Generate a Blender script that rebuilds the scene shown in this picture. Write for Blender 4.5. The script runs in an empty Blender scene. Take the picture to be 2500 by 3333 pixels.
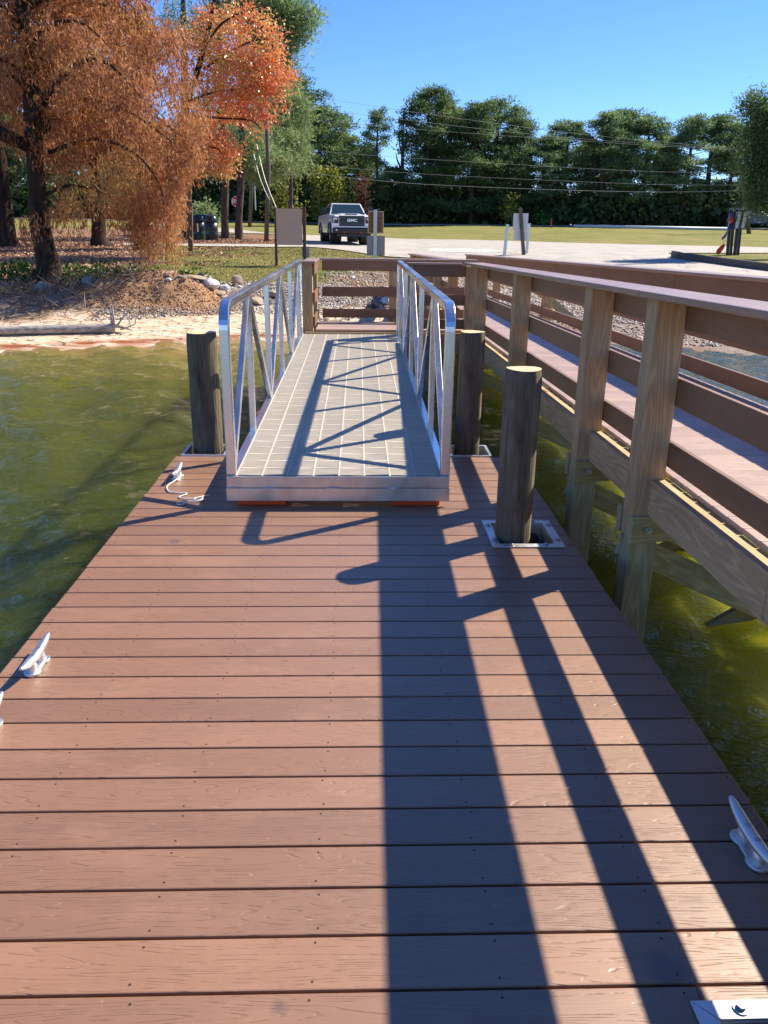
import bpy, math, random
import numpy as np
from mathutils import Vector, Matrix
S = bpy.context.scene
COL = S.collection
R = math.radians
rng = np.random.default_rng(7)
random.seed(7)

# ---------------------------------------------------------------- camera
FPX, PIT, ROL, YAW, CH = 2600.0, R(19.37), R(.70), R(1.93), 1.534
cd = bpy.data.cameras.new('camera'); cam = bpy.data.objects.new('camera', cd); COL.objects.link(cam)
cd.sensor_fit = 'VERTICAL'; cd.sensor_height = 36; cd.lens = 36 * FPX / 3333.0
cd.clip_start = .05; cd.clip_end = 2000
_f = Vector((math.sin(YAW) * math.cos(PIT), math.cos(YAW) * math.cos(PIT), -math.sin(PIT)))
_r0 = Vector((math.cos(YAW), -math.sin(YAW), 0)); _u0 = _r0.cross(_f)
_r = _r0 * math.cos(ROL) + _u0 * math.sin(ROL); _u = _u0 * math.cos(ROL) - _r0 * math.sin(ROL)
cam.matrix_world = Matrix(((_r.x, _u.x, -_f.x, 0), (_r.y, _u.y, -_f.y, 0), (_r.z, _u.z, -_f.z, CH), (0, 0, 0, 1)))
S.camera = cam

# ---------------------------------------------------------------- light
SUNV = Vector((.945, .604, 1.0)).normalized()
EL = math.asin(SUNV.z); AZ = math.atan2(SUNV.x, SUNV.y)
w = bpy.data.worlds.new('World'); S.world = w; w.use_nodes = True
nt = w.node_tree; nt.nodes.clear()
sky = nt.nodes.new('ShaderNodeTexSky'); sky.sky_type = 'NISHITA'; sky.sun_disc = False
sky.sun_elevation = EL; sky.sun_rotation = AZ; sky.air_density = 1.0; sky.dust_density = .0; sky.ozone_density = 5.0; sky.altitude = 1500
bg = nt.nodes.new('ShaderNodeBackground'); bg.inputs[1].default_value = .112
wo = nt.nodes.new('ShaderNodeOutputWorld')
hs = nt.nodes.new('ShaderNodeHueSaturation'); hs.inputs['Saturation'].default_value = 1.12; nt.links.new(sky.outputs[0], hs.inputs['Color']); tn = nt.nodes.new('ShaderNodeMix'); tn.data_type = 'RGBA'; tn.blend_type = 'MULTIPLY'; tn.inputs[0].default_value = 1; tn.inputs[7].default_value = (.71, .76, .97, 1); nt.links.new(hs.outputs[0], tn.inputs[6]); nt.links.new(tn.outputs[2], bg.inputs[0]); nt.links.new(bg.outputs[0], wo.inputs[0])
ld = bpy.data.lights.new('sun', 'SUN'); ld.energy = 5.0; ld.angle = R(.53); ld.color = (1, .90, .74)
lo = bpy.data.objects.new('sun', ld); COL.objects.link(lo)
lo.rotation_euler = (-SUNV).to_track_quat('-Z', 'Y').to_euler()
lo.location = (20, 10, 30)
S.view_settings.view_transform = 'Standard'; S.view_settings.look = 'None'; S.view_settings.exposure = .93; S.view_settings.gamma = 1
S.cycles.max_bounces = 6; S.cycles.transparent_max_bounces = 6; S.cycles.caustics_reflective = False; S.cycles.caustics_refractive = False

# ---------------------------------------------------------------- terrain profile and picture-ray lookup
def ysh(X):
    return np.interp(X, [-30, -12, -7, -4, -2, 0, 3, 6, 9, 14, 40], [12, 13, 14.4, 15.6, 16.6, 16.6, 17, 15.6, 14.5, 14.5, 16])
def zg(X, Y):
    s = Y - ysh(X)
    zl = np.interp(s, [-8, -3, 0, 1.0, 2.3, 3.6, 6, 13, 24, 36, 60, 70, 110], [-2.2, -1.15, -.55, -.42, -.2, .12, .30, .66, .93, 1.1, 2.1, 2.3, 2.6])
    zr = np.interp(s, [-8, -3, 0, 1.0, 2.3, 4, 6, 13, 24, 36, 60, 70, 110], [-2.2, -1.15, -.55, -.45, -.25, -.05, .10, .42, .88, 1.0, 2.1, 2.3, 2.6])
    k = np.clip((X + 1.5) / 3, 0, 1); k = k * k * (3 - 2 * k)
    return zl * (1 - k) + zr * k
WZ = -.56
def ray(px, py):
    return _f + _r * ((px - 1250) / FPX) + _u * ((1666.5 - py) / FPX)
O0 = Vector((0, 0, CH))
def at(px, py, extra=0.0):
    r = ray(px, py); t = 5.0
    while t < 260:
        p = O0 + r * t
        if p.z < zg(p.x, p.y) + extra:
            lo_, hi_ = t - .25, t
            for _ in range(18):
                m = (lo_ + hi_) / 2; q = O0 + r * m
                if q.z < zg(q.x, q.y) + extra: hi_ = m
                else: lo_ = m
            return O0 + r * hi_
        t += .25
    return O0 + r * 90
def atY(px, py, Y):
    r = ray(px, py); return O0 + r * (Y / r.y)
D = 2500 / 1659.0
def base(xd, yd=None, Y=None, full=False):      # a point on the ground, from a picture column and row, or column and distance
    k = 1 if full else D
    if Y is None: return at(xd * k, yd * k)
    p = atY(xd * k, 760, Y); return Vector((p.x, p.y, float(zg(p.x, p.y))))

# ---------------------------------------------------------------- mesh helpers
def tag(o, label=None, cat=None, group=None, kind=None):
    if label: o['label'] = label
    if cat: o['category'] = cat
    if group: o['group'] = group
    if kind: o['kind'] = kind
    return o
def empty(name, loc, label, cat, group=None, rz=0.0):
    o = bpy.data.objects.new(name, None); COL.objects.link(o); o.location = loc; o.rotation_euler.z = rz
    o.empty_display_size = .2
    return tag(o, label, cat, group)
class MB:
    def __init__(s): s.v = []; s.f = []; s.m = []; s.c = []; s.cur = 0; s.rnd = None
    def add(s, vs, fs, mi=None, c=None):
        n = len(s.v); s.v += [tuple(v) for v in vs]; s.f += [tuple(i + n for i in f) for f in fs]
        s.m += [s.cur if mi is None else mi] * len(fs)
        c = random.random() if c is None else c
        s.c += [c] * len(fs)
    def box(s, x0, y0, z0, x1, y1, z1, mi=None, c=None):
        vs = [(x0, y0, z0), (x1, y0, z0), (x1, y1, z0), (x0, y1, z0), (x0, y0, z1), (x1, y0, z1), (x1, y1, z1), (x0, y1, z1)]
        s.add(vs, [(0, 3, 2, 1), (4, 5, 6, 7), (0, 1, 5, 4), (1, 2, 6, 5), (2, 3, 7, 6), (3, 0, 4, 7)], mi, c)
    def hexa(s, vs, mi=None, c=None):
        s.add(vs, [(0, 3, 2, 1), (4, 5, 6, 7), (0, 1, 5, 4), (1, 2, 6, 5), (2, 3, 7, 6), (3, 0, 4, 7)], mi, c)
    def bar(s, p0, p1, w_, h_, up=(0, 0, 1), mi=None, c=None):
        p0 = Vector(p0); p1 = Vector(p1); d = (p1 - p0).normalized(); u = Vector(up)
        a = d.cross(u)
        if a.length < 1e-4: a = d.cross(Vector((0, 1, 0)))
        a.normalize(); b = a.cross(d).normalized(); a = a * w_ / 2; b = b * h_ / 2
        s.hexa([p0 - a - b, p1 - a - b, p1 + a - b, p0 + a - b, p0 - a + b, p1 - a + b, p1 + a + b, p0 + a + b][0:8], mi, c)
    def tube(s, path, rad, n=8, mi=None, c=None, cap=True, flat=1.0):
        path = [Vector(p) for p in path]
        if not hasattr(rad, '__len__'): rad = [rad] * len(path)
        vs = []; ref = Vector((0, 0, 1))
        pa = None
        for i, p in enumerate(path):
            d = (path[min(i + 1, len(path) - 1)] - path[max(i - 1, 0)]).normalized()
            if pa is None:
                a = d.cross(ref)
                if a.length < 1e-3: a = d.cross(Vector((0, 1, 0)))
            else: a = pa - d * pa.dot(d)
            a.normalize(); pa = a; b = d.cross(a)
            for k in range(n):
                t = 2 * math.pi * k / n
                vs.append(p + (a * math.cos(t) + b * math.sin(t) * flat) * rad[i])
        fs = []
        for i in range(len(path) - 1):
            for k in range(n):
                fs.append((i * n + k, i * n + (k + 1) % n, (i + 1) * n + (k + 1) % n, (i + 1) * n + k))
        if cap: fs.append(tuple(range(n - 1, -1, -1))); fs.append(tuple((len(path) - 1) * n + k for k in range(n)))
        s.add(vs, fs, mi, c)
    def prism(s, poly, axis, a, b, mi=None, c=None):
        n = len(poly)
        def P(p, t): return {'x': (t, p[0], p[1]), 'y': (p[0], t, p[1]), 'z': (p[0], p[1], t)}[axis]
        vs = [P(p, a) for p in poly] + [P(p, b) for p in poly]
        fs = [tuple(range(n)), tuple(range(2 * n - 1, n - 1, -1))] + [(i, i + n, (i + 1) % n + n, (i + 1) % n) for i in range(n)]
        s.add(vs, fs, mi, c)
    def build(s, name, mats, parent=None, smooth=False, bevel=0.0, world=True):
        me = bpy.data.meshes.new(name)
        off = parent.location if (parent is not None and world) else Vector((0, 0, 0))
        if parent is not None and world and parent.parent is not None: off = off + parent.parent.location
        me.from_pydata([(v[0] - off[0], v[1] - off[1], v[2] - off[2]) for v in s.v], [], s.f)
        if not isinstance(mats, (list, tuple)): mats = [mats]
        for m in mats: me.materials.append(m)
        me.polygons.foreach_set('material_index', s.m)
        at_ = me.attributes.new('rnd', 'FLOAT', 'FACE'); at_.data.foreach_set('value', s.c)
        if smooth: me.polygons.foreach_set('use_smooth', [True] * len(s.f))
        me.update(); me.validate()
        # outward normals
        import bmesh
        bm = bmesh.new(); bm.from_mesh(me); bmesh.ops.recalc_face_normals(bm, faces=bm.faces); bm.to_mesh(me); bm.free()
        o = bpy.data.objects.new(name, me); COL.objects.link(o)
        if parent is not None: o.parent = parent
        if bevel:
            b = o.modifiers.new('bevel', 'BEVEL'); b.width = bevel; b.segments = 2; b.limit_method = 'ANGLE'; b.angle_limit = R(40); b.harden_normals = False
        return o
def npmesh(name, V, F, mats, parent=None, cols=None, smooth=False, colname='rnd', vcol=None):
    me = bpy.data.meshes.new(name)
    V = np.asarray(V, np.float32)
    if parent is not None: V = V - np.array(parent.location, np.float32)
    F = np.asarray(F, np.int32); k = F.shape[1]
    me.vertices.add(len(V)); me.vertices.foreach_set('co', V.ravel())
    me.loops.add(F.size); me.loops.foreach_set('vertex_index', F.ravel())
    me.polygons.add(len(F)); me.polygons.foreach_set('loop_start', np.arange(0, F.size, k, dtype=np.int32))
    try: me.polygons.foreach_set('loop_total', np.full(len(F), k, np.int32))
    except Exception: pass
    if not isinstance(mats, (list, tuple)): mats = [mats]
    for m in mats: me.materials.append(m)
    if cols is not None:
        a = me.attributes.new(colname, 'FLOAT', 'FACE'); a.data.foreach_set('value', np.asarray(cols, np.float32))
    if vcol is not None:
        a = me.attributes.new('zone', 'FLOAT_COLOR', 'POINT'); a.data.foreach_set('color', np.asarray(vcol, np.float32).ravel())
    me.update(calc_edges=True); me.validate()
    if smooth: me.polygons.foreach_set('use_smooth', np.ones(len(F), bool))
    o = bpy.data.objects.new(name, me); COL.objects.link(o)
    if parent is not None: o.parent = parent
    return o
def copy_tree(o, parent=None):
    c = o.copy(); COL.objects.link(c); c.parent = parent
    for ch in list(o.children): copy_tree(ch, c)
    return c
# a length of sawn timber: its own mesh, grain along local X, placed by matrix
def lumber(name, p0, p1, w_, h_, m, parent, up=(0, 0, 1), bevel=.004, label=None):
    p0 = Vector(p0); p1 = Vector(p1); L = (p1 - p0).length; d = (p1 - p0) / L
    a = Vector(up).cross(d)
    if a.length < 1e-4: a = Vector((0, 1, 0)).cross(d)
    a.normalize(); b = d.cross(a)
    mb = MB(); mb.box(0, -w_ / 2, -h_ / 2, L, w_ / 2, h_ / 2)
    o = mb.build(name, m, None, bevel=bevel)
    o.parent = parent; q = p0 - parent.location
    o.matrix_local = Matrix(((d.x, a.x, b.x, q.x), (d.y, a.y, b.y, q.y), (d.z, a.z, b.z, q.z), (0, 0, 0, 1)))
    if label: o['label'] = label
    return o

# ---------------------------------------------------------------- materials
class N:
    def __init__(s, name):
        s.m = bpy.data.materials.new(name); s.m.use_nodes = True; s.t = s.m.node_tree
        s.p = s.t.nodes['Principled BSDF']; s.out = s.t.nodes['Material Output']
    def n(s, typ, ins=None, **kw):
        x = s.t.nodes.new('ShaderNode' + typ)
        for k, v in kw.items(): setattr(x, k, v)
        for k, v in (ins or {}).items():
            if hasattr(v, 'is_output') or isinstance(v, bpy.types.NodeSocket): s.t.links.new(v, x.inputs[k])
            else: x.inputs[k].default_value = v
        return x
    def L(s, a, b): s.t.links.new(a, b)
    def set(s, **kw):
        for k, v in kw.items():
            k = k.replace('_', ' ')
            if isinstance(v, bpy.types.NodeSocket): s.L(v, s.p.inputs[k])
            else: s.p.inputs[k].default_value = v
    def obj(s): return s.n('TexCoord').outputs['Object']
    def mapn(s, vec, scale, loc=(0, 0, 0)):
        return s.n('Mapping', {'Vector': vec, 'Scale': scale, 'Location': loc}).outputs[0]
    def noise(s, vec, scale, detail=3, rough=.5, dist=0.0):
        return s.n('TexNoise', {'Vector': vec, 'Scale': scale, 'Detail': detail, 'Roughness': rough, 'Distortion': dist}).outputs['Fac']
    def ramp(s, fac, stops):
        r = s.n('ValToRGB', {'Fac': fac}); e = r.color_ramp.elements
        while len(e) > 1: e.remove(e[-1])
        e[0].position = stops[0][0]; e[0].color = (*stops[0][1], 1)
        for p, c in stops[1:]: x = e.new(p); x.color = (*c, 1)
        return r.outputs[0]
    def mix(s, f, a, b, mode='MIX'):
        x = s.n('Mix', data_type='RGBA', blend_type=mode)
        for i, v in ((0, f), (6, a), (7, b)):
            if isinstance(v, bpy.types.NodeSocket): s.L(v, x.inputs[i])
            else: x.inputs[i].default_value = v if i == 0 else ((*v, 1) if len(v) == 3 else v)
        return x.outputs[2]
    def math(s, op, a, b=None, c=None, clamp=False):
        x = s.n('Math', operation=op); x.use_clamp = clamp
        for i, v in enumerate((a, b, c)):
            if v is None: continue
            if isinstance(v, bpy.types.NodeSocket): s.L(v, x.inputs[i])
            else: x.inputs[i].default_value = v
        return x.outputs[0]
    def attr(s, name, out='Fac'): return s.n('Attribute', attribute_name=name).outputs[out]
    def bump(s, h, dist=.002, strength=1.0):
        b = s.n('Bump', {'Height': h, 'Distance': dist, 'Strength': strength}); s.L(b.outputs[0], s.p.inputs['Normal']); return b

def simple(name, col, rough=.6, metal=0.0, spec=.5, var=.08, nscale=6, **kw):
    k = N(name); v = k.noise(k.obj(), nscale, 4)
    c = k.mix(v, tuple(x * (1 - var * 1.6) for x in col), tuple(min(1, x * (1 + var * 1.6)) for x in col))
    k.set(Base_Color=c, Roughness=rough, Metallic=metal, Specular_IOR_Level=spec, **kw)
    return k.m

def composite(name, col, rough=.52, seed_attr=True, bumpd=.0012, spec=.5):
    # capped composite board, grain embossed along X
    k = N(name); o = k.obj()
    if seed_attr: rn = k.attr('rnd')
    else: rn = k.n('ObjectInfo').outputs['Random']
    off = k.n('CombineXYZ', {'X': k.math('MULTIPLY', rn, 37.0), 'Y': k.math('MULTIPLY', rn, 11.0), 'Z': k.math('MULTIPLY', rn, 5.0)}).outputs[0]
    v = k.n('VectorMath', {0: o, 1: off}, operation='ADD').outputs[0]
    # cathedral grain: distance-like field warped along X
    sep = k.n('SeparateXYZ', {'Vector': v})
    warp = k.noise(k.mapn(v, (.8, 9.5, 9.5)), 1.0, 2, .45)
    g = k.math('SINE', k.math('MULTIPLY', warp, 185.0))
    fine = k.noise(k.mapn(v, (9, 230, 230)), 1.0, 3, .6)
    lines = k.n('MapRange', {'Value': g, 'From Min': .72, 'From Max': 1.0, 'To Min': 0.0, 'To Max': 1.0}).outputs[0]
    brk = k.noise(k.mapn(v, (22, 60, 60)), 1.0, 2)
    lines = k.math('MULTIPLY', lines, k.n('MapRange', {'Value': brk, 'From Min': .38, 'From Max': .6}).outputs[0])
    scuff = k.noise(k.mapn(v, (2.2, 5, 5)), 1.0, 5, .65)
    base_ = k.mix(k.n('MapRange', {'Value': rn, 'To Min': 0, 'To Max': 1}).outputs[0], tuple(c * .85 for c in col), tuple(c * 1.13 for c in col))
    stain = k.noise(k.mapn(o, (1.3, 1.7, 1.7)), 1.0, 4, .6)
    base_ = k.mix(k.n('MapRange', {'Value': stain, 'From Min': .5, 'From Max': .75, 'To Min': 0, 'To Max': .28}).outputs[0], base_, tuple(c * .62 for c in col))
    base_ = k.mix(k.n('MapRange', {'Value': scuff, 'From Min': .5, 'From Max': .72, 'To Min': 0, 'To Max': .42}).outputs[0], base_, tuple(min(1, c * 1.4 + .03) for c in col))
    base_ = k.mix(k.math('MULTIPLY', lines, .27), base_, tuple(c * .45 for c in col))
    base_ = k.mix(k.n('MapRange', {'Value': fine, 'From Min': .5, 'From Max': .75, 'To Min': 0, 'To Max': .3}).outputs[0], base_, tuple(c * .6 for c in col))
    spk = k.noise(k.mapn(v, (45, 90, 90)), 1.0, 2, .6)
    base_ = k.mix(k.n('MapRange', {'Value': spk, 'From Min': .68, 'From Max': .78, 'To Min': 0, 'To Max': .4}).outputs[0], base_, tuple(min(1, c * 1.9 + .06) for c in col))
    if name == 'deck_board':
        for (sx_, sy_, sr_) in ((.686, -.686, .05), (-.164, -.758, .018), (-.95, 1.9, .03)):
            dd = k.n('VectorMath', {0: k.mapn(o, (1, 1, 0)), 1: (sx_, sy_, 0)}, operation='DISTANCE').outputs['Value']
            mk = k.n('MapRange', {'Value': k.math('ADD', dd, k.math('MULTIPLY', k.noise(o, 22, 3), .05)), 'From Min': sr_ * .6 + .02, 'From Max': sr_ + .035, 'To Min': .6, 'To Max': 0}).outputs[0]
            base_ = k.mix(mk, base_, (.06, .045, .045))
    h = k.math('SUBTRACT', k.math('MULTIPLY', fine, -.8), lines)
    k.bump(h, bumpd, .8)
    k.set(Base_Color=base_, Roughness=k.n('MapRange', {'Value': fine, 'To Min': rough - .06, 'To Max': rough + .12}).outputs[0], Specular_IOR_Level=spec, Coat_Weight=.35, Coat_Roughness=.4)
    return k.m
M = {}
M['deck'] = composite('deck_board', (.262, .131, .068), rough=.44, spec=1.0)
M['pierdeck'] = composite('pier_board', (.40, .27, .205), rough=.45)
M['cap'] = composite('cap_board', (.36, .225, .15), rough=.34, seed_attr=False, spec=.7)
M['rail'] = composite('rail_board', (.235, .118, .055), rough=.55, seed_attr=False)
def pine_wood(name, c1, c2, knots=True, wet=False, green=0.0):
    k = N(name); o = k.obj(); rn = k.n('ObjectInfo').outputs['Random']
    off = k.n('CombineXYZ', {'X': k.math('MULTIPLY', rn, 53.0), 'Y': k.math('MULTIPLY', rn, 7.0), 'Z': k.math('MULTIPLY', rn, 3.0)}).outputs[0]
    v = k.n('VectorMath', {0: o, 1: off}, operation='ADD').outputs[0]
    warp = k.noise(k.mapn(v, (.55, 5.5, 5.5)), 1.3, 2, .5)
    g = k.math('ABSOLUTE', k.math('SINE', k.math('MULTIPLY', warp, 46.0)))
    fine = k.noise(k.mapn(v, (6, 160, 160)), 1.0, 3, .6)
    blot = k.noise(k.mapn(v, (1.6, 6, 6)), 1.0, 4, .6)
    c = k.mix(g, c1, c2)
    c = k.mix(k.n('MapRange', {'Value': fine, 'From Min': .45, 'From Max': .8, 'To Min': 0, 'To Max': .45}).outputs[0], c, tuple(x * .6 for x in c1))
    c = k.mix(k.n('MapRange', {'Value': blot, 'From Min': .52, 'From Max': .74, 'To Min': 0, 'To Max': .55}).outputs[0], c, tuple(x * .5 for x in c2))
    c = k.mix(k.n('MapRange', {'Value': rn, 'To Min': 0, 'To Max': .12}).outputs[0], c, (.25, .23, .14))
    if knots:
        vo = k.n('TexVoronoi', {'Vector': k.mapn(v, (1.9, 7.5, 7.5)), 'Scale': 1.0}).outputs['Distance']
        kk = k.n('MapRange', {'Value': vo, 'From Min': .07, 'From Max': .16, 'To Min': 1, 'To Max': 0}).outputs[0]
        c = k.mix(kk, c, (.045, .02, .01))
        ring = k.n('MapRange', {'Value': vo, 'From Min': .16, 'From Max': .3, 'To Min': .45, 'To Max': 0}).outputs[0]
        c = k.mix(ring, c, tuple(x * .6 for x in c1))
    k.bump(k.math('ADD', k.math('MULTIPLY', fine, .7), k.math('MULTIPLY', g, .4)), .0012, .7)
    k.set(Base_Color=c, Roughness=.75, Specular_IOR_Level=.3)
    return k.m
M['pine'] = pine_wood('treated_pine', (.70, .48, .25), (.50, .33, .17))
M['pine_green'] = pine_wood('greenish_treated_pine', (.52, .44, .25), (.40, .33, .17))
M['pine_wet'] = pine_wood('treated_pine_weathered', (.52, .46, .27), (.36, .31, .17), knots=True)
def piling_mat():
    k = N('piling_bark'); o = k.obj()
    st = k.noise(k.mapn(o, (26, 26, 1.6)), 1.0, 5, .62, .4)
    bl = k.noise(k.mapn(o, (5, 5, 1.7)), 1.0, 4, .6)
    cr = k.noise(k.mapn(o, (60, 60, 2.0)), 1.0, 3, .6)
    c = k.mix(k.n('MapRange', {'Value': st, 'From Min': .32, 'From Max': .68}).outputs[0], (.115, .095, .066), (.33, .275, .19))
    c = k.mix(k.n('MapRange', {'Value': bl, 'From Min': .45, 'From Max': .62}).outputs[0], c, (.16, .125, .09))
    c = k.mix(k.n('MapRange', {'Value': bl, 'From Min': .6, 'From Max': .72, 'To Max': .7}).outputs[0], c, (.035, .028, .022))
    c = k.mix(k.n('MapRange', {'Value': cr, 'From Min': .58, 'From Max': .66, 'To Max': .6}).outputs[0], c, (.03, .024, .018))
    wl = k.n('MapRange', {'Value': k.n('SeparateXYZ', {'Vector': o}).outputs[2], 'From Min': 2.25, 'From Max': 2.7, 'To Min': .75, 'To Max': 0}).outputs[0]
    c = k.mix(wl, c, (.035, .04, .02))
    k.bump(k.math('ADD', st, k.math('MULTIPLY', cr, -.8)), .016, 1.0)
    k.set(Base_Color=c, Roughness=.85, Specular_IOR_Level=.25)
    return k.m
M['piling'] = piling_mat()
def cut_mat():
    k = N('cut_timber_end'); o = k.obj()
    sep = k.n('SeparateXYZ', {'Vector': o})
    ln = k.n('VectorMath', {0: k.n('CombineXYZ', {'X': sep.outputs[0], 'Y': sep.outputs[1]}).outputs[0]}, operation='LENGTH').outputs['Value']
    rg = k.math('SINE', k.math('MULTIPLY', k.math('ADD', ln, k.math('MULTIPLY', k.noise(o, 14, 2), .02)), 620.0))
    n_ = k.noise(k.mapn(o, (60, 8, 1)), 1.0, 3)
    c = k.mix(k.math('MULTIPLY', k.math('ADD', rg, 1.0), .5), (.52, .42, .22), (.68, .6, .38))
    c = k.mix(k.n('MapRange', {'Value': n_, 'From Min': .55, 'From Max': .75, 'To Max': .5}).outputs[0], c, (.3, .23, .11))
    k.bump(n_, .002, .5); k.set(Base_Color=c, Roughness=.8)
    return k.m
M['cut'] = cut_mat()
def alu_mat(name, base_, r0, r1, axis_scale=(4, 4, 4), tint=None):
    k = N(name); o = k.obj()
    n1 = k.noise(k.mapn(o, axis_scale), 1.0, 4, .6); n2 = k.noise(o, 9, 5, .65)
    c = k.mix(k.n('MapRange', {'Value': n2, 'From Min': .42, 'From Max': .75, 'To Max': .6}).outputs[0], base_, tint or tuple(x * .68 for x in base_))
    k.set(Base_Color=c, Metallic=1.0, Roughness=k.n('MapRange', {'Value': n1, 'From Min': .3, 'From Max': .7, 'To Min': r0, 'To Max': r1}).outputs[0])
    k.bump(n1, .0003, .12)
    return k.m
M['alu'] = alu_mat('mill_aluminium', (.84, .84, .84), .2, .32, (9, 2, 9), tint=(.68, .66, .62))
M['alu_plate'] = alu_mat('stained_aluminium_plate', (.72, .66, .6), .34, .55, (3, 30, 14), tint=(.48, .36, .29))
M['galv'] = alu_mat('galvanised_steel', (.70, .72, .74), .36, .55, (14, 14, 14))
M['bolt'] = simple('bolt_steel', (.42, .44, .46), .4, .85)
M['orange'] = simple('orange_plastic', (.85, .10, .01), .4)
M['grate'] = simple('tan_grating', (.61, .55, .45), .55, var=.07, nscale=3)
M['black'] = simple('black_rubber', (.02, .02, .02), .8)
M['dark_under'] = simple('dark_shadowed_foam', (.03, .03, .03), .9)
M['rope'] = simple('white_rope', (.72, .70, .66), .85)
M['screw'] = simple('screw_head', (.05, .035, .03), .5, .4)

def leaf_mat(name, stops, trans=.45, rough=.55, spec=.35, cl=.35):
    k = N(name); a = k.attr('rnd'); g = k.n('ObjectInfo').outputs['Random']
    ob = k.obj(); n_ = k.noise(ob, cl, 3, .6)
    f = k.math('ADD', k.math('MULTIPLY', a, .62), k.n('MapRange', {'Value': n_, 'From Min': .3, 'From Max': .7, 'To Min': 0, 'To Max': .38}).outputs[0], clamp=True)
    c = k.ramp(f, stops)
    k.set(Base_Color=c, Roughness=rough, Specular_IOR_Level=spec)
    t = k.n('BsdfTranslucent', {'Color': c}); mx = k.n('MixShader', {0: trans, 1: k.p.outputs[0], 2: t.outputs[0]})
    k.L(mx.outputs[0], k.out.inputs['Surface'])
    return k.m
M['rust'] = leaf_mat('cypress_foliage', [(0, (.11, .042, .022)), (.3, (.34, .13, .055)), (.6, (.54, .255, .11)), (.76, (.50, .32, .11)), (1, (.28, .3, .08))], .45, cl=.5)
M['maple'] = leaf_mat('autumn_leaves', [(0, (.48, .06, .03)), (.3, (.72, .19, .08)), (.55, (.82, .36, .14)), (.75, (.70, .5, .14)), (1, (.3, .36, .06))], .35, cl=.4, spec=.7, rough=.4)
M['pineleaf'] = leaf_mat('pine_needles', [(0, (.05, .095, .045)), (.45, (.15, .24, .10)), (.8, (.33, .43, .16)), (1, (.5, .55, .2))], .48, cl=.12)
M['pineleaf_light'] = leaf_mat('pine_needles_pale', [(0, (.08, .13, .05)), (.5, (.22, .3, .12)), (1, (.45, .5, .24))], .4, cl=.3)  # lighter green foliage colour for the pale pine and a low shrub
M['darkleaf'] = leaf_mat('evergreen_leaves', [(0, (.035, .07, .033)), (.5, (.10, .165, .06)), (.85, (.23, .31, .09)), (1, (.37, .42, .1))], .45, cl=.12)
M['under'] = leaf_mat('undergrowth_leaves', [(0, (.02, .04, .018)), (.4, (.06, .095, .03)), (.7, (.15, .19, .04)), (.9, (.33, .31, .07)), (1, (.45, .2, .05))], .35, cl=.1)
M['yellowleaf'] = leaf_mat('yellowing_leaves', [(0, (.09, .12, .02)), (.5, (.25, .27, .04)), (1, (.5, .46, .12))], .4, cl=.4)
M['ivy'] = leaf_mat('ivy_leaves', [(0, (.015, .05, .008)), (.5, (.05, .14, .015)), (1, (.2, .27, .04))], .3, cl=1.5)
def bark(name, c1, c2, sc=(9, 9, 1.5), b=.03):
    k = N(name); o = k.obj(); n1 = k.noise(k.mapn(o, sc), 1.0, 5, .65, .6)
    c = k.mix(k.n('MapRange', {'Value': n1, 'From Min': .35, 'From Max': .65}).outputs[0], c1, c2)
    k.bump(n1, b, .9); k.set(Base_Color=c, Roughness=.9, Specular_IOR_Level=.2); return k.m
M['cybark'] = bark('cypress_bark', (.012, .008, .006), (.07, .045, .032))
M['pinebark'] = bark('pine_bark', (.03, .022, .02), (.14, .105, .085), (7, 7, 3))
M['deadwood'] = bark('driftwood', (.22, .18, .15), (.55, .5, .45), (2, 30, 30), .01)
M['pole'] = bark('utility_pole_wood', (.09, .085, .06), (.17, .16, .11), (20, 20, 1), .004)
M['signwood'] = bark('brown_painted_wood', (.10, .065, .05), (.16, .11, .085), (14, 14, 1.5), .003)

# ---------------------------------------------------------------- ground
def inpoly(X, Y, P):
    r = np.zeros(X.shape, bool); n = len(P)
    for i in range(n):
        x1, y1 = P[i][:2]; x2, y2 = P[(i + 1) % n][:2]
        c = ((y1 > Y) != (y2 > Y)) & (X < (x2 - x1) * (Y - y1) / (y2 - y1 + 1e-12) + x1)
        r ^= c
    return r
def vnoise(X, Y, s, seed=0):
    x = X * s; y = Y * s; xi = np.floor(x).astype(np.int64); yi = np.floor(y).astype(np.int64); fx = x - xi; fy = y - yi
    fx = fx * fx * (3 - 2 * fx); fy = fy * fy * (3 - 2 * fy)
    def h(a, b):
        v = np.sin((a * 127.1 + b * 311.7 + seed * 74.7)) * 43758.5453; return v - np.floor(v)
    return (h(xi, yi) * (1 - fx) + h(xi + 1, yi) * fx) * (1 - fy) + (h(xi, yi + 1) * (1 - fx) + h(xi + 1, yi + 1) * fx) * fy
def fbm(X, Y, s, seed=0, o=4):
    r = 0; a = .5
    for i in range(o): r = r + a * vnoise(X, Y, s * 2 ** i, seed + i); a *= .5
    return r
def grid1(segs):
    out = []
    for a, b, st in segs: out.append(np.arange(a, b, st))
    out.append(np.array([segs[-1][1]])); return np.concatenate(out)
gx = grid1([(-150, -40, 6), (-40, -11, 1.0), (-11, 9, .1), (9, 40, .6), (40, 190, 6)])
gy = grid1([(-30, 11, 4), (11, 14, .3), (14, 24, .1), (24, 40, .3), (40, 90, 1.0), (90, 400, 12)])
GX, GY = np.meshgrid(gx, gy)
GZ = zg(GX, GY)
GS = GY - ysh(GX)
mound_c = at(455, 985); mc2 = at(610, 1005)
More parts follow.
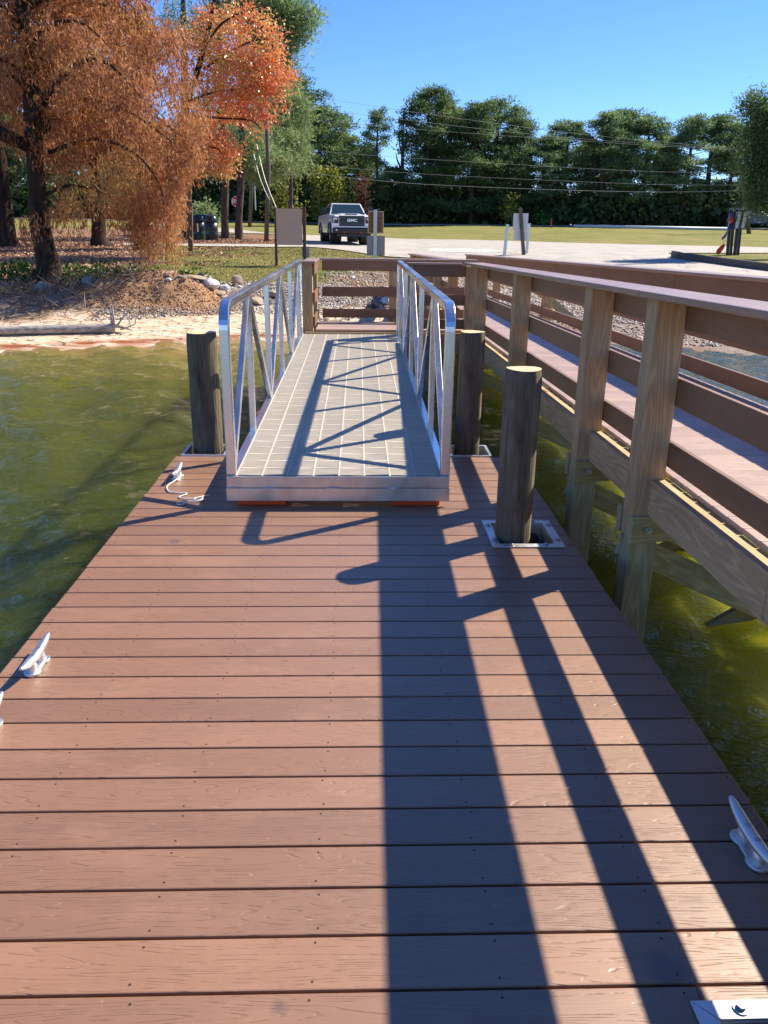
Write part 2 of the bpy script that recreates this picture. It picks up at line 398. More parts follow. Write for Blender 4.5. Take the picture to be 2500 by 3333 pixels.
def mound(X, Y):
    a = np.exp(-(((X - mound_c.x - .1) / 1.45) ** 2 + ((Y - mound_c.y - .5) / .8) ** 2))
    b = np.exp(-(((X - mc2.x + .15) / .55) ** 2 + ((Y - mc2.y - .2) / .5) ** 2))
    n = fbm(X, Y, 3.5, 5)
    return .52 * a * (.7 + .6 * n) + .2 * b
MD = mound(GX, GY)
rough_ = np.interp(GS, [-1, 0, 2.2, 3, 5.5, 8, 30], [0, .01, .03, .16, .13, .03, .03])
GZ = GZ + (fbm(GX, GY, 1.7, 3) - .47) * rough_ * 1.3 + MD
def poly_px(pts): return [(p.x, p.y) for p in (at(a, b) for a, b in pts)]
ASPH = poly_px([(480, 727), (575, 727), (705, 742), (895, 762), (1044, 768), (1253, 776), (1700, 787), (2100, 798), (2500, 807), (2900, 815), (2900, 826), (2500, 826), (2175, 826), (2213, 845), (2500, 882), (2900, 930),
                (2900, 1000), (2500, 955), (2000, 893), (1700, 867), (1500, 852), (1332, 841), (1196, 829), (998, 806), (890, 806), (629, 803), (400, 800), (400, 794), (629, 796), (895, 797), (990, 790), (980, 775), (895, 764), (705, 757), (575, 740), (480, 735)])
LITTER = poly_px([(-400, 760), (300, 742), (575, 740), (705, 757), (895, 764), (975, 775), (980, 797), (629, 797), (560, 812), (500, 850), (430, 905), (300, 940), (0, 950), (-500, 960)])
CONC = poly_px([(1391, 822), (1400, 811), (1500, 812), (1660, 818), (1690, 822), (1600, 826)])
asp = inpoly(GX, GY, ASPH); 
jit = (fbm(GX, GY, .9, 11) - .47) * 3
lit = inpoly(GX + jit * .6, GY + jit, LITTER)
sand = np.clip((2.55 + jit * .5 - GS) / .35, 0, 1) * (GX < 1.0)
dirt = np.clip((5.0 + jit * .7 - GS) / .5, 0, 1)
dirt = np.where(GX > -.8, np.clip((7.5 + np.clip(GX + .8, 0, 4) * 2.0 + jit * .5 - GS) / .6, 0, 1), dirt)
zone = np.zeros((*GX.shape, 4), np.float32); zone[..., 3] = 1
zone[..., 3] = np.clip(MD * 8 - .25, 0, 1); zone[..., 0] = np.maximum(sand, 0) * (MD < .05); zone[..., 1] = dirt; zone[..., 2] = lit * 1.0
vc = zone.reshape(-1, 4)
ny, nx = GX.shape
idx = np.arange(ny * nx).reshape(ny, nx)
GF = np.stack([idx[:-1, :-1], idx[:-1, 1:], idx[1:, 1:], idx[1:, :-1]], -1).reshape(-1, 4)
def ground_mat():
    k = N('shore_and_lawn'); o = k.obj(); z = k.n('SeparateColor', {'Color': k.attr('zone', 'Color')})
    fine = k.noise(o, 38, 4, .7); mid = k.noise(o, 5, 4, .6); big = k.noise(o, .35, 4, .6)
    grass = k.ramp(k.math('ADD', k.math('MULTIPLY', fine, .6), k.math('MULTIPLY', mid, .4)), [(.3, (.10, .11, .028)), (.5, (.19, .195, .05)), (.66, (.30, .27, .085))])
    grass = k.mix(k.n('MapRange', {'Value': big, 'From Min': .4, 'From Max': .62, 'To Max': .7}).outputs[0], grass, (.31, .26, .09))
    grass = k.mix(k.n('MapRange', {'Value': k.noise(k.mapn(o, (.25, 1.1, 1)), 1.0, 5, .7), 'From Min': .52, 'From Max': .66, 'To Max': .55}).outputs[0], grass, (.12, .15, .035))
    leaves = k.ramp(fine, [(.35, (.09, .04, .025)), (.5, (.25, .125, .08)), (.62, (.42, .27, .18)), (.72, (.6, .45, .33))])
    vo = k.n('TexVoronoi', {'Vector': o, 'Scale': 26}).outputs
    gravel = k.mix(.6, k.ramp(k.n('SeparateColor', {'Color': vo['Color']}).outputs[0], [(0, (.2, .16, .13)), (.5, (.5, .42, .36)), (1, (.74, .67, .6))]), k.ramp(fine, [(.35, (.24, .16, .11)), (.65, (.62, .51, .41))]))
    gravel = k.mix(k.n('MapRange', {'Value': vo['Distance'], 'From Min': .0, 'From Max': .5, 'To Min': 0, 'To Max': .35}).outputs[0], gravel, (.09, .07, .055))
    clay = k.ramp(mid, [(.35, (.24, .11, .05)), (.6, (.42, .24, .13)), (.75, (.52, .36, .22))])
    gravel = k.mix(k.n('MapRange', {'Value': k.noise(o, .9, 3), 'From Min': .46, 'From Max': .6, 'To Max': .75}).outputs[0], gravel, clay)
    sandc = k.ramp(k.noise(k.mapn(o, (1.5, 6, 2)), 1.6, 5, .7), [(.3, (.45, .25, .13)), (.44, (.70, .52, .35)), (.58, (.85, .72, .56))])
    c = k.mix(z.outputs[1], grass, gravel)
    c = k.mix(z.outputs[0], c, sandc)
    c = k.mix(k.attr('zone', 'Alpha'), c, k.ramp(k.math('ADD', k.math('MULTIPLY', fine, .5), k.math('MULTIPLY', mid, .5)), [(.34, (.2, .09, .04)), (.5, (.42, .235, .125)), (.64, (.6, .4, .24))]))
    c = k.mix(k.math('MULTIPLY', z.outputs[2], k.n('MapRange', {'Value': mid, 'From Min': .25, 'From Max': .5, 'To Min': .55, 'To Max': 1}).outputs[0]), c, leaves)
    # red pine straw caught along the water line, wet sand below
    sp = k.n('SeparateXYZ', {'Vector': o}).outputs[2]
    straw = k.math('MULTIPLY', k.n('MapRange', {'Value': sp, 'From Min': -.60, 'From Max': -.52}).outputs[0], k.n('MapRange', {'Value': sp, 'From Min': -.515, 'From Max': -.485, 'To Min': 1, 'To Max': 0}).outputs[0])
    straw = k.math('MULTIPLY', k.math('MULTIPLY', straw, k.n('MapRange', {'Value': k.n('SeparateXYZ', {'Vector': o}).outputs[0], 'From Min': -.5, 'From Max': .5, 'To Min': 1, 'To Max': 0}).outputs[0]), k.n('MapRange', {'Value': k.noise(k.mapn(o, (1, 3, 1)), 1.5, 4), 'From Min': .42, 'From Max': .55}).outputs[0])
    c = k.mix(straw, c, (.33, .085, .025))
    k.bump(k.math('ADD', fine, k.math('MULTIPLY', mid, .6)), .05, .8)
    k.set(Base_Color=c, Roughness=.92, Specular_IOR_Level=.15)
    return k.m
M['ground'] = ground_mat()
g_ = npmesh('ground', np.stack([GX, GY, GZ], -1).reshape(-1, 3), GF, M['ground'], vcol=vc, smooth=True)
tag(g_, kind='structure')
from mathutils.bvhtree import BVHTree
def gz(x, y):
    i = min(max(np.searchsorted(gx, x) - 1, 0), len(gx) - 2); j = min(max(np.searchsorted(gy, y) - 1, 0), len(gy) - 2)
    fx = (x - gx[i]) / (gx[i + 1] - gx[i]); fy = (y - gy[j]) / (gy[j + 1] - gy[j])
    return float((GZ[j, i] * (1 - fx) + GZ[j, i + 1] * fx) * (1 - fy) + (GZ[j + 1, i] * (1 - fx) + GZ[j + 1, i + 1] * fx) * fy)
def gzv(X, Y):
    i = np.clip(np.searchsorted(gx, X) - 1, 0, len(gx) - 2); j = np.clip(np.searchsorted(gy, Y) - 1, 0, len(gy) - 2)
    fx = (X - gx[i]) / (gx[i + 1] - gx[i]); fy = (Y - gy[j]) / (gy[j + 1] - gy[j])
    return (GZ[j, i] * (1 - fx) + GZ[j, i + 1] * fx) * (1 - fy) + (GZ[j + 1, i] * (1 - fx) + GZ[j + 1, i + 1] * fx) * fy
def drape(name, poly, dz, m, step=.5, thick=0.0):
    import bmesh
    bm = bmesh.new(); vs = [bm.verts.new((p[0], p[1], 0)) for p in poly]; bm.faces.new(vs)
    xs = [p[0] for p in poly]; ys = [p[1] for p in poly]
    def cut(ax, vals):
        for v in vals:
            co = (v, 0, 0) if ax == 0 else (0, v, 0); no = (1, 0, 0) if ax == 0 else (0, 1, 0)
            bmesh.ops.bisect_plane(bm, geom=bm.verts[:] + bm.edges[:] + bm.faces[:], plane_co=co, plane_no=no)
    cut(0, np.arange(min(xs) + step, max(xs), step)); cut(1, np.arange(min(ys) + step, max(ys), step))
    bmesh.ops.triangulate(bm, faces=bm.faces[:])
    bmesh.ops.recalc_face_normals(bm, faces=bm.faces)
    for v in bm.verts: v.co.z = gz(v.co.x, v.co.y) + dz
    me = bpy.data.meshes.new(name); bm.to_mesh(me); bm.free(); me.materials.append(m)
    for p in me.polygons:
        if p.normal.z < 0: me.flip_normals(); break
    o = bpy.data.objects.new(name, me); COL.objects.link(o); return tag(o, kind='structure')
def asphalt_mat(name, a, b):
    k = N(name); o = k.obj(); f = k.noise(o, 30, 4, .7); m_ = k.noise(o, 1.1, 4, .6)
    c = k.mix(f, a, b); c = k.mix(k.n('MapRange', {'Value': m_, 'From Min': .4, 'From Max': .7, 'To Max': .5}).outputs[0], c, tuple(x * .75 for x in a))
    cr = k.n('TexVoronoi', {'Vector': k.n('VectorMath', {0: o, 1: k.n('TexNoise', {'Vector': o, 'Scale': 1.2}).outputs['Color']}, operation='ADD').outputs[0], 'Scale': .45}, feature='DISTANCE_TO_EDGE').outputs['Distance']
    c = k.mix(k.n('MapRange', {'Value': cr, 'From Min': .0, 'From Max': .012, 'To Min': .6, 'To Max': 0}).outputs[0], c, (.05, .05, .045))
    k.bump(f, .02, .6); k.set(Base_Color=c, Roughness=.85, Specular_IOR_Level=.3); return k.m
M['asphalt'] = asphalt_mat('worn_pale_asphalt', (.36, .33, .285), (.56, .52, .46))
M['concrete'] = asphalt_mat('pale_concrete', (.5, .47, .42), (.62, .6, .55))
drape('road', ASPH, .035, M['asphalt'], 1.0)
drape('concrete_apron', CONC, .045, M['concrete'], 1.0)
far = [(-120, 74.2), (0, 74.2), (120, 74.2), (160, 74.2), (160, 78), (120, 78), (0, 78), (-120, 78)]
drape('far_road', far, .06, M['concrete'], 4)
# grass island edge kerb
kp = [at(2190, 838), at(2213, 846), at(2350, 864), at(2500, 884), at(2900, 935)]
mb = MB()
for a, b in zip(kp[:-1], kp[1:]):
    mb.bar((a.x, a.y, gz(a.x, a.y) + .02), (b.x, b.y, gz(b.x, b.y) + .02), .18, .5)
M['kerbc'] = simple('shade_darkened_concrete', (.11, .10, .09), .9, var=.15)  # concrete colour darkened to carry the shade on the kerb face
kerb = mb.build('kerb', M['kerbc'], bevel=.02); tag(kerb, kind='structure')

# ---------------------------------------------------------------- water
def water():
    wx = grid1([(-60, -14, 2), (-14, 12, .07), (12, 70, 2)]); wy = grid1([(-40, -2, 2), (-2, 18, .07), (18, 30, 2)])
    X, Y = np.meshgrid(wx, wy); Z = np.zeros_like(X) + WZ
    r = np.random.default_rng(3)
    for i in range(34):
        L = .22 * 1.085 ** i; a = R(200) + r.normal(0, .75); kx = math.cos(a) * 2 * math.pi / L; ky = math.sin(a) * 2 * math.pi / L
        amp = .0072 * (L / .6) ** .9 if L < 1.2 else .0125
        ph = r.uniform(0, 6.28) + 2.5 * vnoise(X, Y, .35 / L ** .5, i)
        s_ = np.sin(kx * X + ky * Y + ph); Z += amp * .52 * (s_ + .35 * s_ * np.abs(s_))
    Z += .02 * (fbm(X, Y, 1.3, 40) - .47)
    ny, nx = X.shape; id_ = np.arange(ny * nx).reshape(ny, nx)
    F = np.stack([id_[:-1, :-1], id_[:-1, 1:], id_[1:, 1:], id_[1:, :-1]], -1).reshape(-1, 4)
    k = N('lake_water'); o = k.obj(); sp = k.n('SeparateXYZ', {'Vector': o})
    n1 = k.noise(k.mapn(o, (5, 9, 5)), 1.6, 5, .62, .8); n2 = k.noise(k.mapn(o, (1, 2.2, 1)), 1.1, 4, .6, .5)
    dep = k.math('ADD', sp.outputs[1], k.math('MULTIPLY', n2, 5.0))
    c = k.ramp(k.n('MapRange', {'Value': dep, 'From Min': 2, 'From Max': 18.5}).outputs[0], [(0, (.026, .042, .006)), (.4, (.046, .06, .009)), (.7, (.082, .088, .015)), (.88, (.15, .135, .03)), (1, (.30, .2, .075))])
    right = k.n('MapRange', {'Value': sp.outputs[0], 'From Min': .6, 'From Max': 2.0}).outputs[0]
    beyond = k.n('MapRange', {'Value': sp.outputs[0], 'From Min': 3.0, 'From Max': 4.2}).outputs[0]
    c = k.mix(beyond, c, (.085, .105, .10)); right = k.math('MULTIPLY', right, k.math('SUBTRACT', 1.0, beyond))
    c = k.mix(k.math('MULTIPLY', right, .9), c, k.ramp(n2, [(.3, (.17, .185, .006)), (.65, (.25, .255, .015))]))  # brighter olive beside and under the pier: sunlit look put into the water colour
    wv = k.n('MapRange', {'Value': n1, 'From Min': .4, 'From Max': .7, 'To Max': .45}).outputs[0]
    c = k.mix(wv, c, k.mix(1.0, c, (1.7, 1.6, 1.3), 'MULTIPLY'))
    k.bump(k.math('MULTIPLY', k.math('ADD', n1, k.math('MULTIPLY', k.noise(o, 34, 3), .25)), k.math('ADD', 1.0, k.math('MULTIPLY', beyond, 5.0))), .05, 1.0)
    k.set(Base_Color=c, Roughness=.03, IOR=1.333, Specular_IOR_Level=.30, Subsurface_Weight=1.0, Subsurface_Radius=(1.0, 1.0, .6), Subsurface_Scale=.8)
    k.p.subsurface_method = 'BURLEY'
    M['water'] = k.m
    o_ = npmesh('water', np.stack([X, Y, Z], -1).reshape(-1, 3), F, k.m, smooth=True); tag(o_, kind='structure')
water()

# ---------------------------------------------------------------- floating dock
PW = .1429; XL, XR = -1.304, 1.127; YB = 5.418 + PW
dock = empty('floating_dock', (0, 2, 0), 'reddish brown composite floating dock in the foreground with galvanised cleats along its edges', 'dock')
mb = MB(); PH = (.69, 3.80, 1.07, 4.20); PH2 = (.70, .83, 1.08, 1.23)   # pile openings
for i in range(48):
    y1 = YB - i * PW - .0035; y0 = y1 - PW + .007; c = random.random()
    e0 = random.uniform(-.003, .003); e1 = random.uniform(-.003, .003)
    segs = [(XL + e0, XR + e1)]
    for h in (PH, PH2):
        if y1 > h[1] + .03 and y0 < h[3] - .03:
            segs = [(XL + e0, h[0] + .03), (h[2] - .03, XR + e1)]
            if y1 > h[3] - .02: mb.box(h[0] + .03, max(y0, h[3] - .03), -.025, h[2] - .03, y1, 0, 0, c)
            if y0 < h[1] + .02: mb.box(h[0] + .03, y0, -.025, h[2] - .03, min(y1, h[1] + .03), 0, 0, c)
    for a, b in segs: mb.box(a, y0, -.025, b, y1, 0, 0, c)
mb.build('decking', M['deck'], dock, bevel=.0035)
mb = MB()
for i in range(48):
    yc = YB - (i + .5) * PW
    for X in (-1.262, -.89, -.485, -.10, .31, .707, 1.102):
        for s_ in (-.05, .05):
            x = X + random.uniform(-.008, .008); y = yc + s_ + random.uniform(-.004, .004)
            if any(h[0] < x < h[2] and h[1] < y < h[3] for h in (PH, PH2)): continue
            mb.tube([(x, y, -.002), (x, y, .0006)], .0031, 6)
o = mb.build('deck_screws', M['screw'], dock); tag(o, kind='stuff')
mb = MB(); YF = YB - 48 * PW
mb.box(XL + .012, YF, -.26, XL + .05, YB - .012, -.026); mb.box(XR - .05, YF, -.26, XR - .012, YB - .012, -.026)
mb.box(XL + .051, YB - .05, -.26, XR - .051, YB - .012, -.026)
mb.build('rim_joist', M['pine'], dock, bevel=.003)
mb = MB()
for yy in np.arange(YF + .2, YB - .8, 1.3): mb.box(XL + .12, yy, -.62, XR - .12, yy + 1.0, -.05)
mb.build('float_drum', M['black'], dock, bevel=.03)
def hoop(h, name='pile_guide'):
    mb = MB(); x0, y0, x1, y1 = h; t = .045; z0, z1 = .002, .009
    # mitred angle frame with a down-turned lip
    for a, b, c_, d_ in (((x0, y0), (x1, y0), (x1 - t, y0 + t), (x0 + t, y0 + t)), ((x1, y0), (x1, y1), (x1 - t, y1 - t), (x1 - t, y0 + t)),
                         ((x1, y1), (x0, y1), (x0 + t, y1 - t), (x1 - t, y1 - t)), ((x0, y1), (x0, y0), (x0 + t, y0 + t), (x0 + t, y1 - t))):
        g = .0008
        q = [a, b, c_, d_]; cx = sum(p[0] for p in q) / 4; cy = sum(p[1] for p in q) / 4
        q = [(p[0] + (g if p[0] < cx else -g), p[1] + (g if p[1] < cy else -g)) for p in q]
        mb.hexa([(p[0], p[1], z0) for p in q] + [(p[0], p[1], z1) for p in q])
    i0, j0, i1, j1 = x0 + t, y0 + t, x1 - t, y1 - t
    mb.box(i0 - .006, j0, -.12, i0, j1, .001); mb.box(i1, j0, -.12, i1 + .006, j1, .001)
    mb.box(i0, j0 - .006, -.12, i1, j0, .001); mb.box(i0, j1, -.12, i1, j1 + .006, .001)
    ho = mb.build(name, M['galv'], dock, bevel=.0015)
    for (x, y) in ((x0 + .022, y0 + .09), (x0 + .022, y1 - .09), (x1 - .022, y0 + .09), (x1 - .022, y1 - .09), (x0 + .1, y0 + .022), (x1 - .1, y0 + .022), (x0 + .1, y1 - .022), (x1 - .1, y1 - .022)):
        b = MB(); b.tube([(x, y, .0095), (x, y, .0125)], .017, 18); b.tube([(x, y, .0126), (x, y, .020)], .0095, 6)
        b.build('bolt', M['bolt'], ho)
    return ho
hoop(PH); hoop(PH2)
def edge_bracket(x0, x1):
    mb = MB(); mb.box(x0, YB, -.06, x0 + .02, YB + .30, .012); mb.box(x1 - .02, YB, -.06, x1, YB + .30, .012); mb.box(x0 + .02, YB + .28, -.06, x1 - .02, YB + .30, .012)
    mb.box(x0 + .02, YB, -.06, x1 - .02, YB + .012, .012)
    mb.build('back_pile_guide', M['galv'], dock, bevel=.002)
edge_bracket(-1.27, -.955); edge_bracket(.655, .965)
def cleat(x, y, scale=1.0):
    mb = MB(); L = .135 * scale
    def oval(cx, cy, rx, ry, z0, z1, rx1=None, ry1=None, n=16):
        rx1 = rx if rx1 is None else rx1; ry1 = ry if ry1 is None else ry1
        vs = [(cx + rx * math.cos(2 * math.pi * k / n), cy + ry * math.sin(2 * math.pi * k / n), z0) for k in range(n)] + \
             [(cx + rx1 * math.cos(2 * math.pi * k / n), cy + ry1 * math.sin(2 * math.pi * k / n), z1) for k in range(n)]
        mb.add(vs, [tuple(range(n - 1, -1, -1)), tuple(range(n, 2 * n))] + [(k, (k + 1) % n, n + (k + 1) % n, n + k) for k in range(n)])
    oval(x, y - .045, .03, .032, .001, .011); oval(x, y + .045, .03, .032, .001, .011); mb.box(x - .021, y - .05, .001, x + .021, y + .05, .0105)
    oval(x, y - .04, .019, .024, .0105, .045, .013, .018); oval(x, y + .04, .019, .024, .0105, .045, .013, .018)
    n = 17; path = []; rad = []
    for i in range(n):
        t = -1 + 2 * i / (n - 1); path.append((x, y + t * L, .05 + .02 * t * t)); rad.append(.0185 * (1 - .55 * abs(t) ** 2.2) if abs(t) < .999 else .006)
    mb.tube(path, rad, 12, flat=.85)
    o = mb.build('cleat', M['galv'], dock, smooth=False, bevel=.002)
    o.data.polygons.foreach_set('use_smooth', [True] * len(o.data.polygons))
    for s_ in (-.028, .028):
        b = MB(); b.tube([(x, y + s_, .062), (x, y + s_, .0665)], .0085, 12); b.build('bolt_head', M['bolt'], o)
    return o
cleat(-1.178, 5.02); cleat(-1.185, 2.63); cleat(1.03, 1.66); cleat(-1.188, 2.215); cleat(-1.2, .55); cleat(1.05, -.5)

# rope tied to the far left cleat
mb = MB()
rp = [(-1.158, 5.03, .03), (-1.162, 4.99, .02), (-1.18, 4.925, .009), (-1.2, 4.86, .007), (-1.196, 4.785, .007), (-1.16, 4.71, .007), (-1.102, 4.69, .007), (-1.06, 4.688, .007), (-1.05, 4.665, .007), (-1.075, 4.63, .007), (-1.08, 4.605, .007), (-1.039, 4.577, .007), (-.98, 4.583, .007), (-.945, 4.588, .009), (-.93, 4.56, .011), (-.95, 4.545, .012), (-.985, 4.55, .012), (-.965, 4.575, .014), (-.935, 4.57, .016), (-.93, 4.54, .014), (-.96, 4.52, .01), (-1.0, 4.525, .008), (-1.045, 4.512, .007), (-1.065, 4.49, .007), (-1.05, 4.468, .007), (-1.025, 4.485, .008), (-1.04, 4.508, .012)]
rp = [Vector(p) for p in rp]
def smooth_path(P, n=5):
    out = []
    for i in range(len(P) - 1):
        p0 = P[max(i - 1, 0)]; p1 = P[i]; p2 = P[i + 1]; p3 = P[min(i + 2, len(P) - 1)]
        for k in range(n):
            t = k / n; out.append(.5 * ((2 * p1) + (p2 - p0) * t + (2 * p0 - 5 * p1 + 4 * p2 - p3) * t * t + (3 * p1 - p0 - 3 * p2 + p3) * t ** 3))
    out.append(P[-1]); return out
mb.tube(smooth_path(rp), .0042, 8)
mb.tube(smooth_path([Vector(p) for p in ((-.985, 4.555, .016), (-.95, 4.61, .009), (-.915, 4.645, .007), (-.905, 4.643, .007))]), .0042, 8)
tag(mb.build('rope', M['rope'], smooth=True), 'thin white rope trailing in loops from the far left cleat onto the dock', 'rope')

# ---------------------------------------------------------------- mooring pilings
def piling(x, y, r0, r1, top, label, seed):
    rr = np.random.default_rng(seed); nz, na = 60, 40; zb = -2.6
    b = empty('mooring_piling', (x, y, zb), label, 'piling', 'round timber mooring pilings at the dock')
    V = []; F = []; m = []; lean = rr.normal(0, .004, 2)
    for i in range(nz + 1):
        z = zb + (top - zb) * i / nz; t = i / nz
        for k in range(na):
            a = 2 * math.pi * k / na
            r = (r0 + (r1 - r0) * t) * (1 + .025 * math.sin(3 * a + seed) + .02 * math.sin(2 * a + z * 2 + seed) + .012 * math.sin(11 * a + 3 * math.sin(z * 3 + k * .2)))
            if i == nz: r -= .006
            V.append((x + r * math.cos(a) + lean[0] * (z), y + r * math.sin(a) + lean[1] * z, z + (.002 * math.sin(a * 2 + seed) if i == nz else 0)))
    for i in range(nz):
        for k in range(na): F.append((i * na + k, i * na + (k + 1) % na, (i + 1) * na + (k + 1) % na, (i + 1) * na + k))
    q = MB(); q.v = V; q.f = F; q.m = [0] * len(F); q.c = [.5] * len(F)
    q.build('shaft', M['piling'], b, smooth=True)
    cx, cy = x + lean[0] * top, y + lean[1] * top
    c = MB(); n0 = len(V) - na
    rim = [tuple(V[n0 + k]) for k in range(na)]; c.add(rim + [(cx, cy, top + .006)], [(k, (k + 1) % na, na) for k in range(na)])
    co = c.build('cut_top', M['cut'], None); 
    co.parent = b
    off = Vector((cx, cy, top)); 
    for v in co.data.vertices: v.co -= off
    co.location = off - b.location
piling(.822, 3.975, .093, .092, .895, 'dark round timber piling rising through the square metal frame in the dock', 1)
piling(-1.118, 5.80, .1, .108, .845, 'dark round timber piling behind the far left corner of the dock', 2)
piling(.808, 5.80, .087, .092, .865, 'dark round timber piling behind the dock just right of the gangway', 3)

# ---------------------------------------------------------------- gangway
GY0, GY1 = 4.48, 10.50; gw = empty('gangway', (-.12, GY0, .03), 'aluminium truss gangway with tan slotted floor leading up from the dock', 'gangway')
def gzf(y): return .183 + (y - GY0) * (.275 - .183) / (GY1 - GY0)      # floor top
mb = MB(); x0, x1 = -.712, .482; ncol = 8; cw = (x1 - x0) / ncol
y = GY0 + .02; pitch = .0235; ri = 0
while y < GY1 - .02:
    z = gzf(y)
    for i in range(ncol):
        a = x0 + i * cw + .006; b = a + cw - .012; sl = .012 * (1 if i % 2 else -1)
        mb.hexa([(a, y, z - .02), (b, y + sl, z - .02), (b, y + sl + .0105, z - .02), (a, y + .0105, z - .02), (a, y, z), (b, y + sl, z), (b, y + sl + .0105, z), (a, y + .0105, z)])
    y += pitch
mb.build('slotted_floor', M['grate'], gw)
mb = MB()
for i in range(ncol + 1):
    a = x0 + i * cw
    mb.hexa([(a - .005, GY0, gzf(GY0) - .04), (a + .005, GY0, gzf(GY0) - .04), (a + .005, GY1, gzf(GY1) - .04), (a - .005, GY1, gzf(GY1) - .04), (a - .005, GY0, gzf(GY0) + .0004), (a + .005, GY0, gzf(GY0) + .0004), (a + .005, GY1, gzf(GY1) + .0004), (a - .005, GY1, gzf(GY1) + .0004)])
for yy in np.arange(GY0 + .15, GY1, .1524): mb.box(x0 + .007, yy - .0055, gzf(yy) - .035, x1 - .007, yy + .0055, gzf(yy) + .0012)
mb.build('floor_ribs', M['grate'], gw)
for yy in np.arange(GY0 + .55, GY1, 1.15):
    mb = MB(); mb.box(x0 + .01, yy - .03, gzf(yy) - .11, x1 - .01, yy + .03, gzf(yy) - .045); mb.build('cross_member', M['alu'], gw)
mb = MB(); mb.box(-.768, GY0 - .012, .112, .531, GY0 - .002, .180); mb.build('front_plate', M['alu_plate'], gw, bevel=.002)
mb = MB(); mb.box(-.772, GY0 - .018, .032, .535, GY0 - .002, .110); lp = mb.build('lower_front_plate', M['alu_plate'], gw, bevel=.002)
for xa, xb in ((-.765, -.70), (-.56, -.48), (-.19, -.10), (.18, .26)):
    mb = MB(); mb.tube([(xa, GY0 - .017, .112), ((xa + xb) / 2, GY0 - .018, .1125), (xb, GY0 - .017, .112)], [.003, .0055, .003], 8); mb.build('weld_bead', M['galv'], gw, smooth=True)
mb = MB(); mb.box(-.768, GY1, .14, .531, GY1 + .012, gzf(GY1) - .002); mb.build('end_plate', M['alu_plate'], gw)
for xa, xb in ((-.712, -.43), (.20, .48)):
    mb = MB(); mb.box(xa, GY0 + .0, .001, xb, GY0 + .16, .032); mb.build('orange_skid_pad', M['orange'], gw, bevel=.004)
nodes = [GY0 + .04, 5.52, 6.66, 7.80, 8.94, 10.08, GY1 - .03]
def sidetop(y): return 1.142 + (y - GY0) * (1.168 - 1.142) / (GY1 - GY0)
for sx, xc in ((-1, -.741), (1, .508)):
    W = .055
    # bottom chord
    mb = MB(); mb.hexa([(xc - W / 2, GY0, .112), (xc + W / 2 * .99, GY0, .112), (xc + W / 2 * .99, GY1, .17), (xc - W / 2, GY1, .17), (xc - W / 2, GY0, .183), (xc + W / 2 * .99, GY0, .183), (xc + W / 2 * .99, GY1, .272), (xc - W / 2, GY1, .272)])
    mb.build('bottom_chord', M['alu'], gw, bevel=.003)
    # end posts bending into the handrail: one swept square tube
    path = []; rc = .13; yb = GY0 + .03
    path.append(Vector((xc, yb, .184))); path.append(Vector((xc, yb, .6)))
    for k in range(0, 10):
        t = R(90) * k / 9; path.append(Vector((xc, yb + rc - rc * math.cos(t), sidetop(yb) - rc + rc * math.sin(t))))
    ye = GY1 - .03
    for yy in np.linspace(yb + rc + .3, ye - rc - .1, 8): path.append(Vector((xc, yy, sidetop(yy))))
    path.append(Vector((xc, ye, sidetop(ye))))
    mb = MB(); prev = None; hw = W / 2; vs = []
    for i, p in enumerate(path):
        d = (path[min(i + 1, len(path) - 1)] - path[max(i - 1, 0)]).normalized(); nrm = Vector((0, -d.z, d.y))
        for (a, b) in ((-1, -1), (1, -1), (1, 1), (-1, 1)): vs.append(p + Vector((a * hw, 0, 0)) + nrm * (b * .024))
    fs = [(3, 2, 1, 0)] + [(4 * (len(path) - 1) + k for k in range(4))]
    fs = [tuple(f) for f in fs]
    for i in range(len(path) - 1):
        for k in range(4): fs.append((4 * i + k, 4 * i + (k + 1) % 4, 4 * i + 4 + (k + 1) % 4, 4 * i + 4 + k))
    mb.add(vs, fs); mb.build('handrail', M['alu'], gw, bevel=.005)
    mb = MB(); mb.bar((xc, ye, .25), (xc, ye, sidetop(ye) - .024), .055, .055, (0, 1, 0)); mb.build('end_post', M['alu'], gw, bevel=.003)
    def lo_(y): return gzf(y) - .008
    for k in range(1, 6):
        yy = nodes[k]
        mb = MB(); mb.bar((xc, yy, lo_(yy)), (xc, yy, sidetop(yy) - .024), .04, .05, (0, 1, 0)); mb.build('vertical_strut', M['alu'], gw, bevel=.003)
    for k in range(6):
        a, b = nodes[k], nodes[k + 1]
        if k % 2 == 0: p, q = Vector((xc, a + .03, lo_(a) + .02)), Vector((xc, b - .03, sidetop(b) - .04))
        else: p, q = Vector((xc, a + .03, sidetop(a) - .04)), Vector((xc, b - .03, lo_(b) + .02))
        mb = MB(); mb.bar(p, q, .036, .045, (0, 0, 1)); mb.build('diagonal_strut', M['alu'], gw, bevel=.003)
    mb = MB(); mb.tube([(xc - sx * .028, ye, 1.0), (xc - sx * .034, ye, 1.0)], .014, 10); mb.build('rail_bolt', M['galv'], gw)

